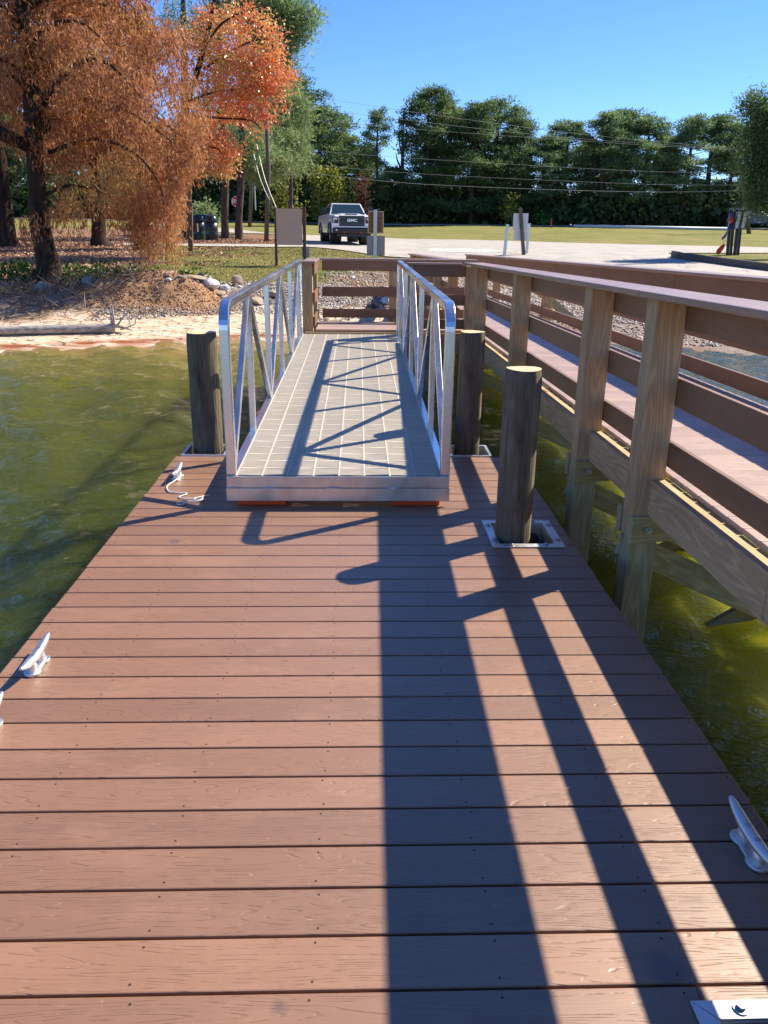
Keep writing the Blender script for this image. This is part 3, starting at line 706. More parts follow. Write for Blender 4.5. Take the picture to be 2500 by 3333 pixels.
# ---------------------------------------------------------------- fixed pier and landing
SL = -.0165
def pz(y): return (y - 3.6) * SL
pier = empty('pier', (2.2, 6, 0), 'raised timber pier with brown composite railings running along the right of the dock to shore', 'pier')
DZ = .443                       # deck top at Y=3.6
XN0, XN1 = 1.34, 1.48           # near post faces; rail boards from XN1 inwards
XF0, XF1 = 2.86, 3.00
Y0p, Y1p = -2.4, 22.2
def walk(name, xa, xb, ya, yb, m):
    mb = MB(); y = ya
    while y < yb:
        z = DZ + pz(y + .07); mb.box(xa, y, z - .025, xb, y + .1325, z); y += .1429
    return mb.build(name, m, pier, bevel=.003)
walk('walkway_decking', XN1 + .02, XF0 - .02, Y0p, Y1p, M['pierdeck'])
walk('landing_decking', -.56, XN1 + .036, 10.56, 11.7, M['pierdeck'])
post_y = [-1.22, 1.21, 3.72, 4.79, 7.12, 9.55, 12.4, 14.8, 17.2, 19.6, 21.9]
def post(x, y, zt, zb, w_=.14, m='pine', label=None): return lumber('post', (x, y, zb), (x, y, zt), w_, w_, M[m], pier, up=(0, 1, 0), bevel=.005, label=label)
CZ = 1.262
for y in post_y:
    for xc in ((XN0 + XN1) / 2, (XF0 + XF1) / 2):
        yy = y if xc < 2 else y + (.35 if y > 3 else 0)
        gzz = gz(xc, yy); low = min(gzz - .1, -.2) if gzz > WZ else -2.0
        if yy < 12: post(xc, yy, CZ + pz(yy) - .002, .105 + pz(yy)); post(xc, yy, .104 + pz(yy), low, .1385, 'pine_wet')
        else: post(xc, yy, CZ + pz(yy) - .002, gzz - .2)
def run(name, xa, xb, z0, z1, ya, yb, m, seam=None, bevel=.003):
    # long boards butted end to end
    cuts = [ya]; s_ = seam or 4.88
    while cuts[-1] + s_ < yb: cuts.append(cuts[-1] + s_)
    cuts.append(yb)
    for a, b in zip(cuts[:-1], cuts[1:]):
        lumber(name, ((xa + xb) / 2, a + .002, (z0 + z1) / 2 + pz(a)), ((xa + xb) / 2, b - .002, (z0 + z1) / 2 + pz(b)), xb - xa, z1 - z0, m, pier, bevel=bevel)
T, MI, BO = (1.125, 1.261), (.775, .908), (.482, .604)
# near rail: broken where the landing branches off (between 10.4 and 11.8)
for (ya, yb) in ((Y0p, 10.36), (11.95, 22.1)):
    for (a, b) in (T, MI, BO): run('rail_board', XN1 + .001, XN1 + .027, a, b, ya, yb, M['rail'])
run('cap_rail', 1.30, 1.535, 1.262, 1.292, Y0p + 1.33, 10.30, M['cap'], 4.87, .006); run('cap_rail', 1.30, 1.535, 1.262, 1.292, 11.78, 22.2, M['cap'], 4.87, .006)
for (a, b) in (T, MI, BO): run('rail_board', XF0 - .027, XF0 - .001, a, b, Y0p, 22.1, M['rail'], 4.88)
run('cap_rail', 2.805, 3.04, 1.262, 1.292, Y0p, 22.2, M['cap'], 4.87, .006)
for xa, xb in ((1.412, 1.499), (XF0 + .003, XF0 + .042), (2.19, 2.23)):
    run('stringer', xa, xb, (.238) if xa != 2.19 else .24, .417 if xa != 2.19 else .41, Y0p, 21.5, M['pine'], 4.88, .003)
for y in post_y[:7]:
    for s_ in (-1, 1):
        yy = y + s_ * (.07 + .021); z = .01 + pz(y)
        lumber('cross_beam', (XN0 - .012, yy, z + .157), (XF1 + .02, yy + (.35 if y > 3 else 0), z + .157), .038, .138, M['pine_green'], pier, label=None)
    mb = MB(); mb.tube([(1.415, y - .110, .17 + pz(y)), (1.415, y - .116, .17 + pz(y))], .02, 16); mb.tube([(1.415, y - .116, .17 + pz(y)), (1.415, y - .130, .17 + pz(y))], .0115, 6)
    mb.build('carriage_bolt', M['bolt'], pier)
for y in post_y[1:6]:
    yd = y + (.35 if y > 3 else 0)
    lumber('diagonal_brace', (1.36, y + .095, .03 + pz(y)), (2.98, yd + .095, -.81), .038, .138, M['pine_wet'], pier)
    lumber('diagonal_brace', (1.36, y + .19, -.97), (2.98, yd + .19, -.14 + pz(y)), .038, .138, M['pine_wet'], pier)
# landing framing and rails
z0 = pz(11.1)
def xrun(name, y, t, z0_, z1_, xa, xb, m, bevel=.003):
    return lumber(name, (xa, y, (z0_ + z1_) / 2 + z0), (xb, y, (z0_ + z1_) / 2 + z0), t, z1_ - z0_, m, pier, bevel=bevel)
for (a, b) in (T, MI, BO):
    xrun('rail_board', 11.76, .025, a, b, -.52, 1.62, M['rail'])
    xrun('rail_board', 10.42, .025, a, b, .66, 1.37, M['rail'])
    lumber('rail_board', (-.575, 10.62, (a + b) / 2 + z0), (-.575, 11.74, (a + b) / 2 + z0), .025, b - a, M['rail'], pier, bevel=.003)
xrun('cap_rail', 11.83, .2, 1.262, 1.292, -.70, 1.68, M['cap'], .006)
xrun('cap_rail', 10.44, .13, 1.262, 1.292, .60, 1.298, M['cap'], .006)
lumber('cap_rail', (-.635, 10.54, 1.277 + z0), (-.635, 11.72, 1.277 + z0), .17, .03, M['cap'], pier, bevel=.006)
for (px_, py_) in ((-.66, 10.68), (-.66, 11.85), (.5, 11.85), (1.41, 10.44), (.61, 10.47), (1.6, 11.85)):
    post(px_, py_, 1.259 + z0, min(-.2, gz(px_, py_)) if py_ > 15 else -2, .135)
xrun('stringer', 10.54, .038, .16, .417, -.7, 1.34, M['pine']); xrun('stringer', 11.72, .038, .16, .417, -.7, 1.34, M['pine'])
# railings of the shore end, diagonal wing boards seen past the landing
for yy, xa in ((15.6, 3.35),):
    lumber('shore_brace', (xa, yy, .75 + pz(yy)), (xa + 1.5, yy + .8, gz(xa + 1.5, yy + .8)), .09, .14, M['pine'], pier)
#REST
# ---------------------------------------------------------------- foliage
def leaves(P, Dn, ln, wd, r, jit=.25):
    # rhombic leaves at P pointing along Dn
    n = len(P); A = np.cross(Dn, r.normal(size=(n, 3))); A /= np.linalg.norm(A, axis=1, keepdims=True) + 1e-9
    l = (ln * r.uniform(.6, 1.3, n))[:, None]; w_ = (wd * r.uniform(.7, 1.3, n))[:, None]
    V = np.stack([P, P + Dn * l * .5 + A * w_ * .5, P + Dn * l, P + Dn * l * .5 - A * w_ * .5], 1).reshape(-1, 3)
    F = np.arange(4 * n).reshape(n, 4)
    return V, F
def unit(v): return v / (np.linalg.norm(v, axis=1, keepdims=True) + 1e-9)
def cloud(clusters, r, per=40, subr=.35, ln=.3, wd=.1, down=0.0, up=0.0, shell=.5, rnd_sp=.5):
    Ps, Ds, Cs = [], [], []
    for (c, rad, n) in clusters:
        k = max(1, n // per); d = unit(r.normal(size=(k, 3))); q = (shell + (1 - shell) * r.uniform(0, 1, k) ** .5)
        sc = np.array(c) + d * np.array(rad) * q[:, None]
        base_ = r.uniform(0, 1, k)
        P = np.repeat(sc, per, 0) + r.normal(size=(k * per, 3)) * subr * np.array([1, 1, .75])
        Dn = unit(r.normal(size=(k * per, 3)) + np.array([0, 0, up - down]) + (P - np.repeat(sc, per, 0)) / subr * .5)
        Ps.append(P); Ds.append(Dn); Cs.append(np.clip(np.repeat(base_, per) * (1 - rnd_sp * .5) + r.uniform(0, rnd_sp * .5, k * per), 0, 1))
    P = np.concatenate(Ps); Dn = np.concatenate(Ds); C = np.concatenate(Cs)
    V, F = leaves(P, Dn, ln, wd, r); return V, F, C
def trunk_mb(path, rads, n=12, seed=0):
    mb = MB(); rr = random.Random(seed); P = [Vector(p) for p in path]; Q = smooth_path(P, 4); 
    ra = np.interp(np.linspace(0, len(P) - 1, len(Q)), range(len(P)), rads)
    mb.tube(Q, [a * rr.uniform(.94, 1.06) for a in ra], n); return mb

def cypress(label, bp, H, rad, zlow, nl, per_limb, seed, r0, leaf=(.13, .026), droop=.8, low_side=None, flare=1.9, lmat='rust', extra=None, boughs=None):
    r = np.random.default_rng(seed); rr = random.Random(seed)
    x, y = bp.x, bp.y; z0_ = gz(x, y) - .1
    t = empty('cypress_tree', (x, y, z0_), label, 'tree', 'rust coloured cypress trees on the bank')
    tp = []; rads = []
    for k in range(9):
        f = k / 8; tp.append((x + .12 * math.sin(f * 5 + seed), y + .12 * math.cos(f * 4 + seed), z0_ + H * f)); rads.append(r0 * (flare if k == 0 else 1) * (1 - .85 * f))
    tp.insert(1, (x, y, z0_ + .45)); rads.insert(1, r0 * 1.12)
    mb = trunk_mb(tp, rads, 14, seed)
    mb.build('trunk', M['cybark'], t, smooth=True)
    mb = MB(); Ps, Ds, Cs = [], [], []
    for i in range(nl):
        f = (i + rr.random()) / nl; zz = z0_ + zlow + (H - zlow) * f * .97
        az = rr.random() * 6.283; L = rad * (1 - .55 * f ** 1.5) * rr.uniform(.7, 1.05)
        dv = Vector((math.cos(az), math.sin(az), 0)); L *= .42 if dv.y < -.6 else 1; rise = rr.uniform(.0, .45) * L
        pts = [Vector((x, y, zz)) + dv * (L * s_) + Vector((0, 0, rise * math.sin(s_ * 2.0) - .28 * L * s_ ** 3)) for s_ in (0, .25, .5, .75, 1)]
        q = smooth_path(pts, 3); mb.tube(q, list(np.linspace(.03 + .018 * L * (1 - f * .4), .008, len(q))), 5)
        ns = max(3, int(per_limb * (L / rad)))
        for j in range(ns):
            s_ = rr.uniform(.18, 1.03) ** .8; k = min(int(s_ * (len(q) - 1)), len(q) - 1)
            c = q[k] + Vector((rr.gauss(0, .32), rr.gauss(0, .32), rr.gauss(-.05, .16)))
            m = 26; hl = rr.uniform(.35, .85) * droop; tt = r.uniform(0, 1, m)
            P = np.array(c) + np.stack([r.normal(0, .07, m) + .12 * tt * r.normal(size=m), r.normal(0, .07, m) + .12 * tt * r.normal(size=m), -hl * tt], 1)
            Ps.append(P); Ds.append(unit(r.normal(size=(m, 3)) * .55 + np.array([0, 0, -1.0]))); b = rr.random() * .8
            Cs.append(np.clip(b + r.normal(0, .1, m), 0, 1))
    for (xd, yd, rd, ns, c0, c1) in (extra or ()):
        for j in range(ns):
            a_ = rr.random() * 6.283; q_ = rr.random() ** .5; Yq = y + rr.uniform(-.9, .7)
            pc = atY((xd + rd * q_ * math.cos(a_)) * D, (yd + rd * q_ * math.sin(a_)) * D, Yq); m = 26; hl = rr.uniform(.3, .7); tt = r.uniform(0, 1, m)
            P = np.array(pc) + np.stack([r.normal(0, .07, m), r.normal(0, .07, m), -hl * tt], 1)
            P = P[P[:, 2] > gz(pc.x, pc.y) + .25]
            if len(P) == 0: continue
            Ps.append(P); Ds.append(unit(r.normal(size=(len(P), 3)) * .5 + np.array([0, 0, -1.0]))); Cs.append(np.clip(rr.uniform(c0, c1) + r.normal(0, .07, len(P)), 0, 1))
    for pts in (boughs or ()):
        q = smooth_path([atY(a * D, b * D, y + c) for a, b, c in pts], 4); mb.tube(q, list(np.linspace(.05, .01, len(q))), 5)
    mb.build('limbs', M['cybark'], t, smooth=True)
    V, F = leaves(np.concatenate(Ps), np.concatenate(Ds), leaf[0], leaf[1], r)
    npmesh('crown', V, F, M[lmat], t, np.concatenate(Cs))
    return t
bA = at(165, 925)
cypress('big rust cypress with a thick flared trunk beside the dirt mound, nearest to the water', bA, 11.5, 3.75, 2.9, 58, 112, 11, .25, extra=((350, 400, 52, 66, .4, .8), (345, 450, 52, 52, .4, .8), (352, 498, 42, 30, .45, .8), (330, 528, 34, 10, .4, .75), (300, 480, 40, 30, .2, .5), (290, 430, 40, 50, .3, .6), (270, 350, 55, 70, .75, 1), (190, 380, 60, 34, .6, 1), (230, 420, 46, 24, .5, .95), (60, 470, 22, 16, .4, .8), (140, 440, 40, 30, .5, .9), (120, 300, 70, 40, .2, .6), (400, 330, 36, 50, .35, .7), (415, 250, 34, 50, .3, .7), (385, 160, 34, 36, .3, .7), (370, 60, 34, 36, .2, .6)), boughs=(((105, 330, 0), (200, 300, -.3), (290, 330, -.5), (345, 400, -.5), (355, 470, -.4)), ((100, 420, 0), (160, 400, -.3), (230, 420, -.4)), ((95, 130, 0), (50, 90, .2), (0, 55, .3))))
bB = at(25, 802); cypress('dark trunked rust cypress at the left edge of the photo', bB, 14, 4.6, 3.6, 40, 38, 12, .34, leaf=(.24, .06))
bC = at(325, 802); cypress('rust cypress with pale lit trunk between the big cypress and the trash barrels', bC, 14, 3.4, 3.1, 42, 42, 13, .27, leaf=(.24, .06))
bD = at(460, 814); cypress('rust cypress whose foliage hangs lowest to the ground, left of the wooden post sign', bD, 12.5, 1.75, 2.0, 44, 40, 14, .22, leaf=(.2, .05), droop=1.3)

def pxc(xd, yd, Y, r_d, rz=None, n=1500, ry=None):
    # a clump of a crown: centre from picture column/row at distance Y, radius in picture units
    p = atY(xd * D, yd * D, Y); k = Y * 1.06 / FPX * D
    return ((p.x, p.y, p.z), (r_d * k, (ry or r_d * k * .8), (rz or r_d) * k), n)
# autumn tree with orange leaves
Ym = 29.0
bm_ = base(366, None, Ym)
t = empty('autumn_tree', (bm_.x, bm_.y, gz(bm_.x, bm_.y)), 'leaning tree with bright orange and red leaves between the rust cypresses and the green pines', 'tree')
tp = [atY(xd * D, yd * D, Ym) for xd, yd in ((366, 545), (368, 450), (380, 330), (412, 200), (445, 90), (470, -40))]; tp[0].z = gz(bm_.x, bm_.y) - .1
trunk_mb(tp, [.15, .13, .12, .1, .08, .05]).build('trunk', M['cybark'], t, smooth=True)
mb = MB()
for pts in (((410, 220), (460, 200), (530, 190), (600, 170)), ((440, 150), (500, 110), (560, 85), (610, 90)), ((392, 330), (430, 315), (475, 325), (490, 365)), ((405, 250), (470, 255), (540, 260), (565, 280)), ((450, 90), (480, 50), (540, 20), (580, 10))):
    q = smooth_path([atY(a * D, b * D, Ym + rr_) for (a, b), rr_ in zip(pts, (0, -.3, -.6, -.4))], 4); mb.tube(q, list(np.linspace(.05, .012, len(q))), 5)
mb.build('limbs', M['cybark'], t, smooth=True)
cl = [pxc(*a) for a in ((480, 95, Ym, 62, 62, 3800), (545, 80, Ym - .4, 58, 52, 3600), (455, 170, Ym, 55, 55, 3000), (520, 165, Ym - .6, 62, 55, 4400), (580, 165, Ym - .4, 46, 42, 2600), (560, 215, Ym - .5, 40, 45, 2200), (490, 225, Ym, 50, 42, 2600),
                      (600, 205, Ym - .3, 24, 26, 700), (555, 265, Ym - .4, 22, 24, 700), (430, 255, Ym + .3, 40, 40, 1500), (470, 315, Ym - .5, 36, 30, 1500), (505, 320, Ym - .6, 20, 18, 600), (480, 362, Ym - .6, 24, 30, 1300), (440, 300, Ym, 30, 30, 900), (470, 45, Ym, 45, 30, 1200), (440, 120, Ym + .2, 45, 60, 2000))]
V, F, C = cloud(cl, np.random.default_rng(5), per=26, subr=.15, ln=.10, wd=.055, down=.7, shell=.3)
keep = (np.repeat(np.random.default_rng(6).uniform(size=len(F) // 26 + 1), 26)[:len(F)] < .6 * (.55 + .9 * vnoise(V[::4, 0][:len(F)] + 50, V[::4, 2][:len(F)], 1.1, 5))); F = F[keep]; C = C[keep]
npmesh('crown', V, F, M['maple'], t, C)

# near pines standing on the leaf litter
def near_pine(label, xd, yb, Y, wpx, top, clusters, mat_, seed, ln=.34, wd=.05):
    b = base(xd, None, Y); z_ = gz(b.x, b.y) - .1
    t = empty('pine_tree', (b.x, b.y, z_), label, 'tree', 'tall pines near the road')
    r0 = wpx * Y * 1.05 / FPX / 2 * D
    tx = atY(top[0] * D, top[1] * D, Y)
    pts = [(b.x, b.y, z_), (b.x, b.y, z_ + 1.0), ((b.x * 2 + tx.x) / 3 + .1, b.y, z_ + (tx.z - z_) * .35), ((b.x + tx.x * 2) / 3, b.y, z_ + (tx.z - z_) * .68), tuple(tx)]
    trunk_mb(pts, [r0 * 1.35, r0, r0 * .88, r0 * .7, r0 * .4], 12, seed).build('trunk', M['pinebark'], t, smooth=True)
    mb = MB(); rr = random.Random(seed)
    for c in clusters:
        c0 = Vector(pxc(*c)[0]); f = min(max((c0.z - .8 - z_) / (tx.z - z_), .1), 1); p0 = Vector((b.x + (tx.x - b.x) * f, b.y, z_ + (tx.z - z_) * f))
        mb.tube(smooth_path([p0, p0.lerp(c0, .5) + Vector((0, 0, .25)), c0], 3), list(np.linspace(.07, .02, 7)), 5)
    mb.build('limbs', M['pinebark'], t, smooth=True)
    V, F, C = cloud([pxc(*c) for c in clusters], np.random.default_rng(seed), per=36, subr=.26, ln=ln, wd=wd, up=.5, shell=.2)
    npmesh('crown', V, F, M[mat_], t, C); return t
near_pine('scaly trunked pine just left of the stop sign', 487, 515, 47, 14, (470, -30), ((470, 60, 47, 60, 40, 1500), (500, 10, 47, 60, 30, 1500), (455, 230, 47, 50, 40, 1100), (520, -20, 47, 60, 20, 1000)), 'pineleaf', 21)
near_pine('pine whose trunk overlaps the stop sign, with boughs reaching into the blue sky', 517, 517, 45, 14, (522, -40), ((560, 50, 45, 50, 30, 2200), (610, 30, 45, 52, 26, 2400), (650, 45, 45, 34, 22, 1300), (640, 80, 45, 36, 20, 1300), (590, 100, 45, 50, 26, 1900), (600, 140, 45, 34, 16, 900), (565, 0, 45, 60, 30, 2000), (548, 320, 45, 36, 28, 1500), (590, 180, 45, 40, 24, 1100)), 'pineleaf', 22)
near_pine('thick dark pine trunk directly behind the trash barrels', 404, 505, 44.5, 19, (395, -30), ((400, 60, 44, 60, 40, 1200), (380, 330, 44.5, 30, 22, 600)), 'pineleaf', 23)
near_pine('pale green pine with drooping boughs behind the plain utility pole', 628, 500, 56, 9, (618, 150), ((535, 290, 50, 40, 30, 1700), (575, 355, 50, 40, 22, 1500), (640, 320, 52, 30, 26, 1400), (600, 355, 50, 44, 24, 1900), (520, 340, 50, 26, 20, 900), (640, 240, 54, 30, 30, 1300), (560, 300, 52, 46, 34, 2600), (610, 330, 52, 44, 34, 2800), (640, 350, 53, 24, 22, 1000), (585, 265, 53, 48, 30, 2300), (540, 345, 52, 36, 26, 1500), (625, 285, 54, 34, 26, 1500), (600, 220, 54, 40, 34, 1900), (560, 380, 52, 30, 16, 900), (620, 180, 55, 26, 28, 900)), 'pineleaf_light', 24, ln=.4, wd=.05)
# boughs of a pine rooted outside the right edge
Yr = 34
tr = near_pine('dark pine leaning into the photo at its right edge, above the parked car', 1760, 540, Yr, 22, (1740, 60), ((1632, 222, Yr, 14, 10, 950), (1648, 250, Yr, 16, 13, 1330), (1618, 240, Yr, 8, 7, 285), (1655, 280, Yr, 18, 13, 1330), (1628, 290, Yr, 14, 8, 665), (1650, 318, Yr, 18, 11, 1330), (1622, 332, Yr, 12, 7, 475), (1640, 352, Yr, 18, 9, 950), (1610, 368, Yr, 12, 6, 380), (1655, 380, Yr, 22, 11, 1330), (1628, 400, Yr, 16, 8, 665), (1645, 425, Yr, 18, 9, 950), (1618, 442, Yr, 12, 6, 342), (1652, 452, Yr, 16, 8, 665), (1700, 250, Yr, 34, 27, 2470), (1695, 350, Yr, 34, 27, 2470)), 'darkleaf', 25, ln=.2, wd=.045)

# background pines: templates copied
def pine_template(name, seed, H, lo, rad, n, mat_, dens=1.0, narrow=1.0):
    kind_high = name in 'cde'
    r = np.random.default_rng(seed); rr = random.Random(seed)
    t = bpy.data.objects.new('background_pine', None); COL.objects.link(t); t.empty_display_size = .2
    tp = [(0, 0, -.2), (.05, 0, H * .3), (-.1, .1, H * .6), (0, 0, H * .93)]
    trunk_mb(tp, [.24, .2, .15, .05], 8, seed).build('trunk', M['pinebark'], t, world=False, smooth=True)
    mb = MB(); cl = []
    K = int(52 * dens)
    for i in range(K):
        f = (i + rr.random()) / K; z = H * (lo + (1 - lo) * f * .96)
        prof = math.sin(min(1, (1 - f) * 1.25 + .12) * math.pi * .62) * (1 if f > .12 else .75)
        if kind_high and f < .45 and rr.random() < .28: continue
        R_ = rad * prof * rr.uniform(.45, 1.0) * narrow; a = rr.random() * 6.283
        c = (R_ * math.cos(a), R_ * math.sin(a), z); s_ = rr.uniform(.65, 1.15)
        cl.append((c, (s_ * .95, s_ * .95, s_ * .42), int(2.1 * n) // K)); 
        mb.tube([(0, 0, z - .5), (c[0] * .6, c[1] * .6, z - .15), (c[0] * .97, c[1] * .97, z)], [.05, .035, .015], 4)
    mb.build('limbs', M['pinebark'], t, world=False)
    V, F, C = cloud(cl, r, per=22, subr=.20, ln=.30, wd=.085, up=1.2, shell=.15, rnd_sp=.25)
    npmesh('crown', V, F, M[mat_], None, C).parent = t
    return t
TP = {'full': [pine_template('a', 31, 14, .1, 2.9, 11500, 'pineleaf', 1.4), pine_template('b', 32, 14, .12, 2.9, 11500, 'darkleaf', 1.3)],
      'high': [pine_template('c', 33, 14, .3, 2.5, 9000, 'pineleaf', .95), pine_template('d', 34, 14, .26, 2.7, 9600, 'pineleaf', 1.0)],
      'thin': [pine_template('e', 35, 14, .2, 1.9, 6200, 'pineleaf', .65)]}
used = set()
PG = 'pines along the far edge of the field'
# xd, top row, width factor, distance, kind, label
rowp = [
 (40, 190, 1.1, 86, 'high', 'background pine seen through the gap left of the big cypress trunk'),
 (150, 230, 1.1, 84, 'high', 'background pine seen just right of the big cypress trunk'),
 (240, 250, 1.1, 88, 'high', 'background pine behind the pale trunked cypress'),
 (345, 260, 1.1, 84, 'full', 'background pine behind the lowest hanging rust foliage'),
 (425, 240, 1.1, 86, 'full', 'background pine behind the trash barrels'),
 (505, 225, 1.2, 84, 'full', 'background pine behind the stop sign'),
 (575, 190, 1.5, 88, 'full', 'background pine behind the two utility poles'),
 (640, 168, 1.6, 80, 'full', 'tallest background pine left of the white pickup, its top just right of the orange leaves'),
 (697, 222, 1.5, 82, 'full', 'background pine rising straight above the back of the white pickup'),
 (745, 285, 1.35, 84, 'full', 'background pine rising above the windscreen of the white pickup'),
 (785, 330, 1.25, 86, 'full', 'low background pine just right of the white pickup'),
 (815, 229, .85, 80, 'thin', 'slim see-through pine standing alone above the small wooden panel sign'),
 (858, 362, .9, 84, 'full', 'lowest background pine, under the bare dead trunk'),
 (920, 184, 1.25, 80, 'full', 'tallest background pine of the middle, with a blunt top right of the dead trunk'),
 (965, 212, 1.25, 83, 'full', 'background pine close against the right of the tallest middle one'),
 (1015, 222, 1.4, 79, 'full', 'broad background pine in the middle of the dense dark clump'),
 (1066, 206, 1.4, 82, 'full', 'highest rounded pine at the right of the dense dark clump'),
 (1110, 252, 1.0, 80, 'full', 'background pine at the right end of the dense dark clump, above the leaning wooden post'),
 (1166, 292, 1.22, 80, 'high', 'lower background pine in the notch right of the dense clump'),
 (1212, 258, 1.22, 82, 'high', 'background pine third from the notch, with a pointed top'),
 (1262, 300, 1.10, 86, 'high', 'background pine with a low top between two taller ones'),
 (1290, 240, 1.22, 80, 'high', 'background pine left of the twin tops in the right half of the row'),
 (1335, 232, 1.28, 82, 'high', 'left one of the twin top pines in the right half of the row'),
 (1378, 250, 1.22, 80, 'high', 'right one of the twin top pines in the right half of the row'),
 (1424, 292, .9, 84, 'thin', 'thin background pine letting most sky through'),
 (1466, 248, 1.22, 80, 'high', 'background pine just right of the thinnest see-through one'),
 (1515, 246, 1.40, 82, 'high', 'broad topped background pine left of the black post stand'),
 (1562, 258, 1.0, 80, 'thin', 'narrow background pine above the black post stand'),
 (1604, 262, 1.34, 83, 'high', 'background pine behind the utility pole at the right edge'),
 (1660, 250, 1.1, 84, 'high', 'background pine half cut by the right edge of the photo')]
for i, (xd, yt, wf, Y, kind, label) in enumerate(rowp):
    src = TP[kind][i % len(TP[kind])]
    if src.name in used: o = copy_tree(src)
    else: o = src; used.add(src.name)
    o.name = 'background_pine'
    b = base(xd, None, Y); zt_ = atY(xd * D, yt * D, Y).z; h = (zt_ - b.z + .2)
    o.location = (b.x, b.y, b.z - .2); s_ = h / 14; o.scale = (wf * (s_ * .5 + .55), wf * (s_ * .5 + .55), s_); o.rotation_euler = (0, 0, i * 2.399)
    tag(o, label, 'tree', PG)
# bare dead trunk
b = base(868, None, 81); t = empty('dead_tree', tuple(b), 'bare dead trunk with upright broken forks in the sky gap between the pines', 'tree')
mb = MB(); tp_ = lambda a, c: atY(a * D, c * D, 81)
mb.tube([b, tp_(868, 400), tp_(870, 330), tp_(871, 248)], [.28, .22, .15, .05], 7); mb.build('trunk', M['pinebark'], t)
for pts in (((869, 340), (863, 310), (862, 262)), ((870, 335), (877, 300), (879, 278)), ((868, 370), (858, 345), (855, 330)), ((870, 320), (867, 285), (866, 255))):
    mb = MB(); mb.tube([tp_(*q) for q in pts], [.1, .07, .03], 5); mb.build('fork', M['pinebark'], t)

# bushes one can tell apart, and the undergrowth below the pines
def bush(name, label, xd, Y, wd_, top, mat_, n, seed, clus=None):
    b = base(xd, None, Y); t = empty(name, tuple(b), label, 'shrub')
    r = np.random.default_rng(seed); zt_ = atY(xd * D, top * D, Y).z; h = zt_ - b.z; hw = wd_ * D * Y * 1.06 / FPX
    mb = MB()
    for k in range(7):
        a = k * .9; mb.tube([(b.x, b.y, b.z - .1), (b.x + hw * .3 * math.cos(a), b.y + .3 * math.sin(a), b.z + h * .5), (b.x + hw * .7 * math.cos(a), b.y + .7 * math.sin(a), b.z + h * .85)], [.05, .035, .012], 5)
    mb.build('stems', M['cybark'], t)
    cl = [((b.x + hw * r.normal(0, .42), b.y + r.normal(0, .5), b.z + h * r.uniform(.25, .82)), (hw * .35, .6, h * .2), n // 12) for _ in range(12)]
    V, F, C = cloud(cl, r, per=12, subr=.3, ln=.26, wd=.15, shell=.2)
    npmesh('leaves', V, F, M[mat_], t, C)
bush('yellow_shrub', 'tall yellowing shrub directly behind the white pickup', 712, 74, 36, 352, 'yellowleaf', 4200, 41)
bush('orange_shrub', 'small orange leaved tree right of the yellowing shrub', 782, 76, 11, 372, 'maple', 700, 42)
bush('green_shrub', 'bright green shrub between the plain utility pole and the big brown board', 615, 68, 28, 385, 'yellowleaf', 1500, 43)
bush('young_pine_shrub', 'low green shrub behind the trash barrels', 448, 60, 16, 445, 'pineleaf_light', 900, 44)
bush('yellow_shrub', 'yellow leaved shrub behind the leaning wooden post', 1098, 76, 12, 420, 'yellowleaf', 500, 45)
bush('green_shrub', 'bright green shrub at the foot of the pines right of the leaning post', 1165, 77, 9, 462, 'ivy', 500, 46)
def band(name, Ya, Yb, xa, xb, hf, n, mat_, ln, wd, seed, per=24):
    r = np.random.default_rng(seed); k = n // per
    X = r.uniform(xa, xb, k); Y = r.uniform(Ya, Yb, k); H = hf(X, Y); z = zg(X, Y) + H * r.uniform(0, 1, k) ** .8
    sc = np.stack([X, Y, z], 1); P = np.repeat(sc, per, 0) + r.normal(size=(k * per, 3)) * .45; Dn = unit(r.normal(size=P.shape) + np.array([0, 0, .3]))
    V, F = leaves(P, Dn, ln, wd, r); C = np.clip(np.repeat(r.uniform(0, 1, k) ** 1.5, per) * .8 + r.uniform(0, .25, k * per), 0, 1)
    return tag(npmesh(name, V, F, M[mat_], None, C), kind='stuff')
hfun = lambda X, Y: 1.2 + 5.2 * vnoise(X, Y, .42, 8) ** 1.6 + 2.2 * np.clip((8 - X) / 30, 0, 1)
band('undergrowth', 78.5, 83, -70, 58, hfun, 46000, 'under', .36, .2, 51)
band('undergrowth_base', 79, 90, -78, 66, lambda X, Y: 2.0 + 0 * X, 60000, 'darkleaf', .7, .5, 53)
band('undergrowth_dark', 83, 92, -75, 62, lambda X, Y: 1.6 + 1.6 * vnoise(X, Y, .2, 9) + 4.6 * np.clip((6 - X) / 20, 0, 1), 46000, 'darkleaf', .6, .34, 52)

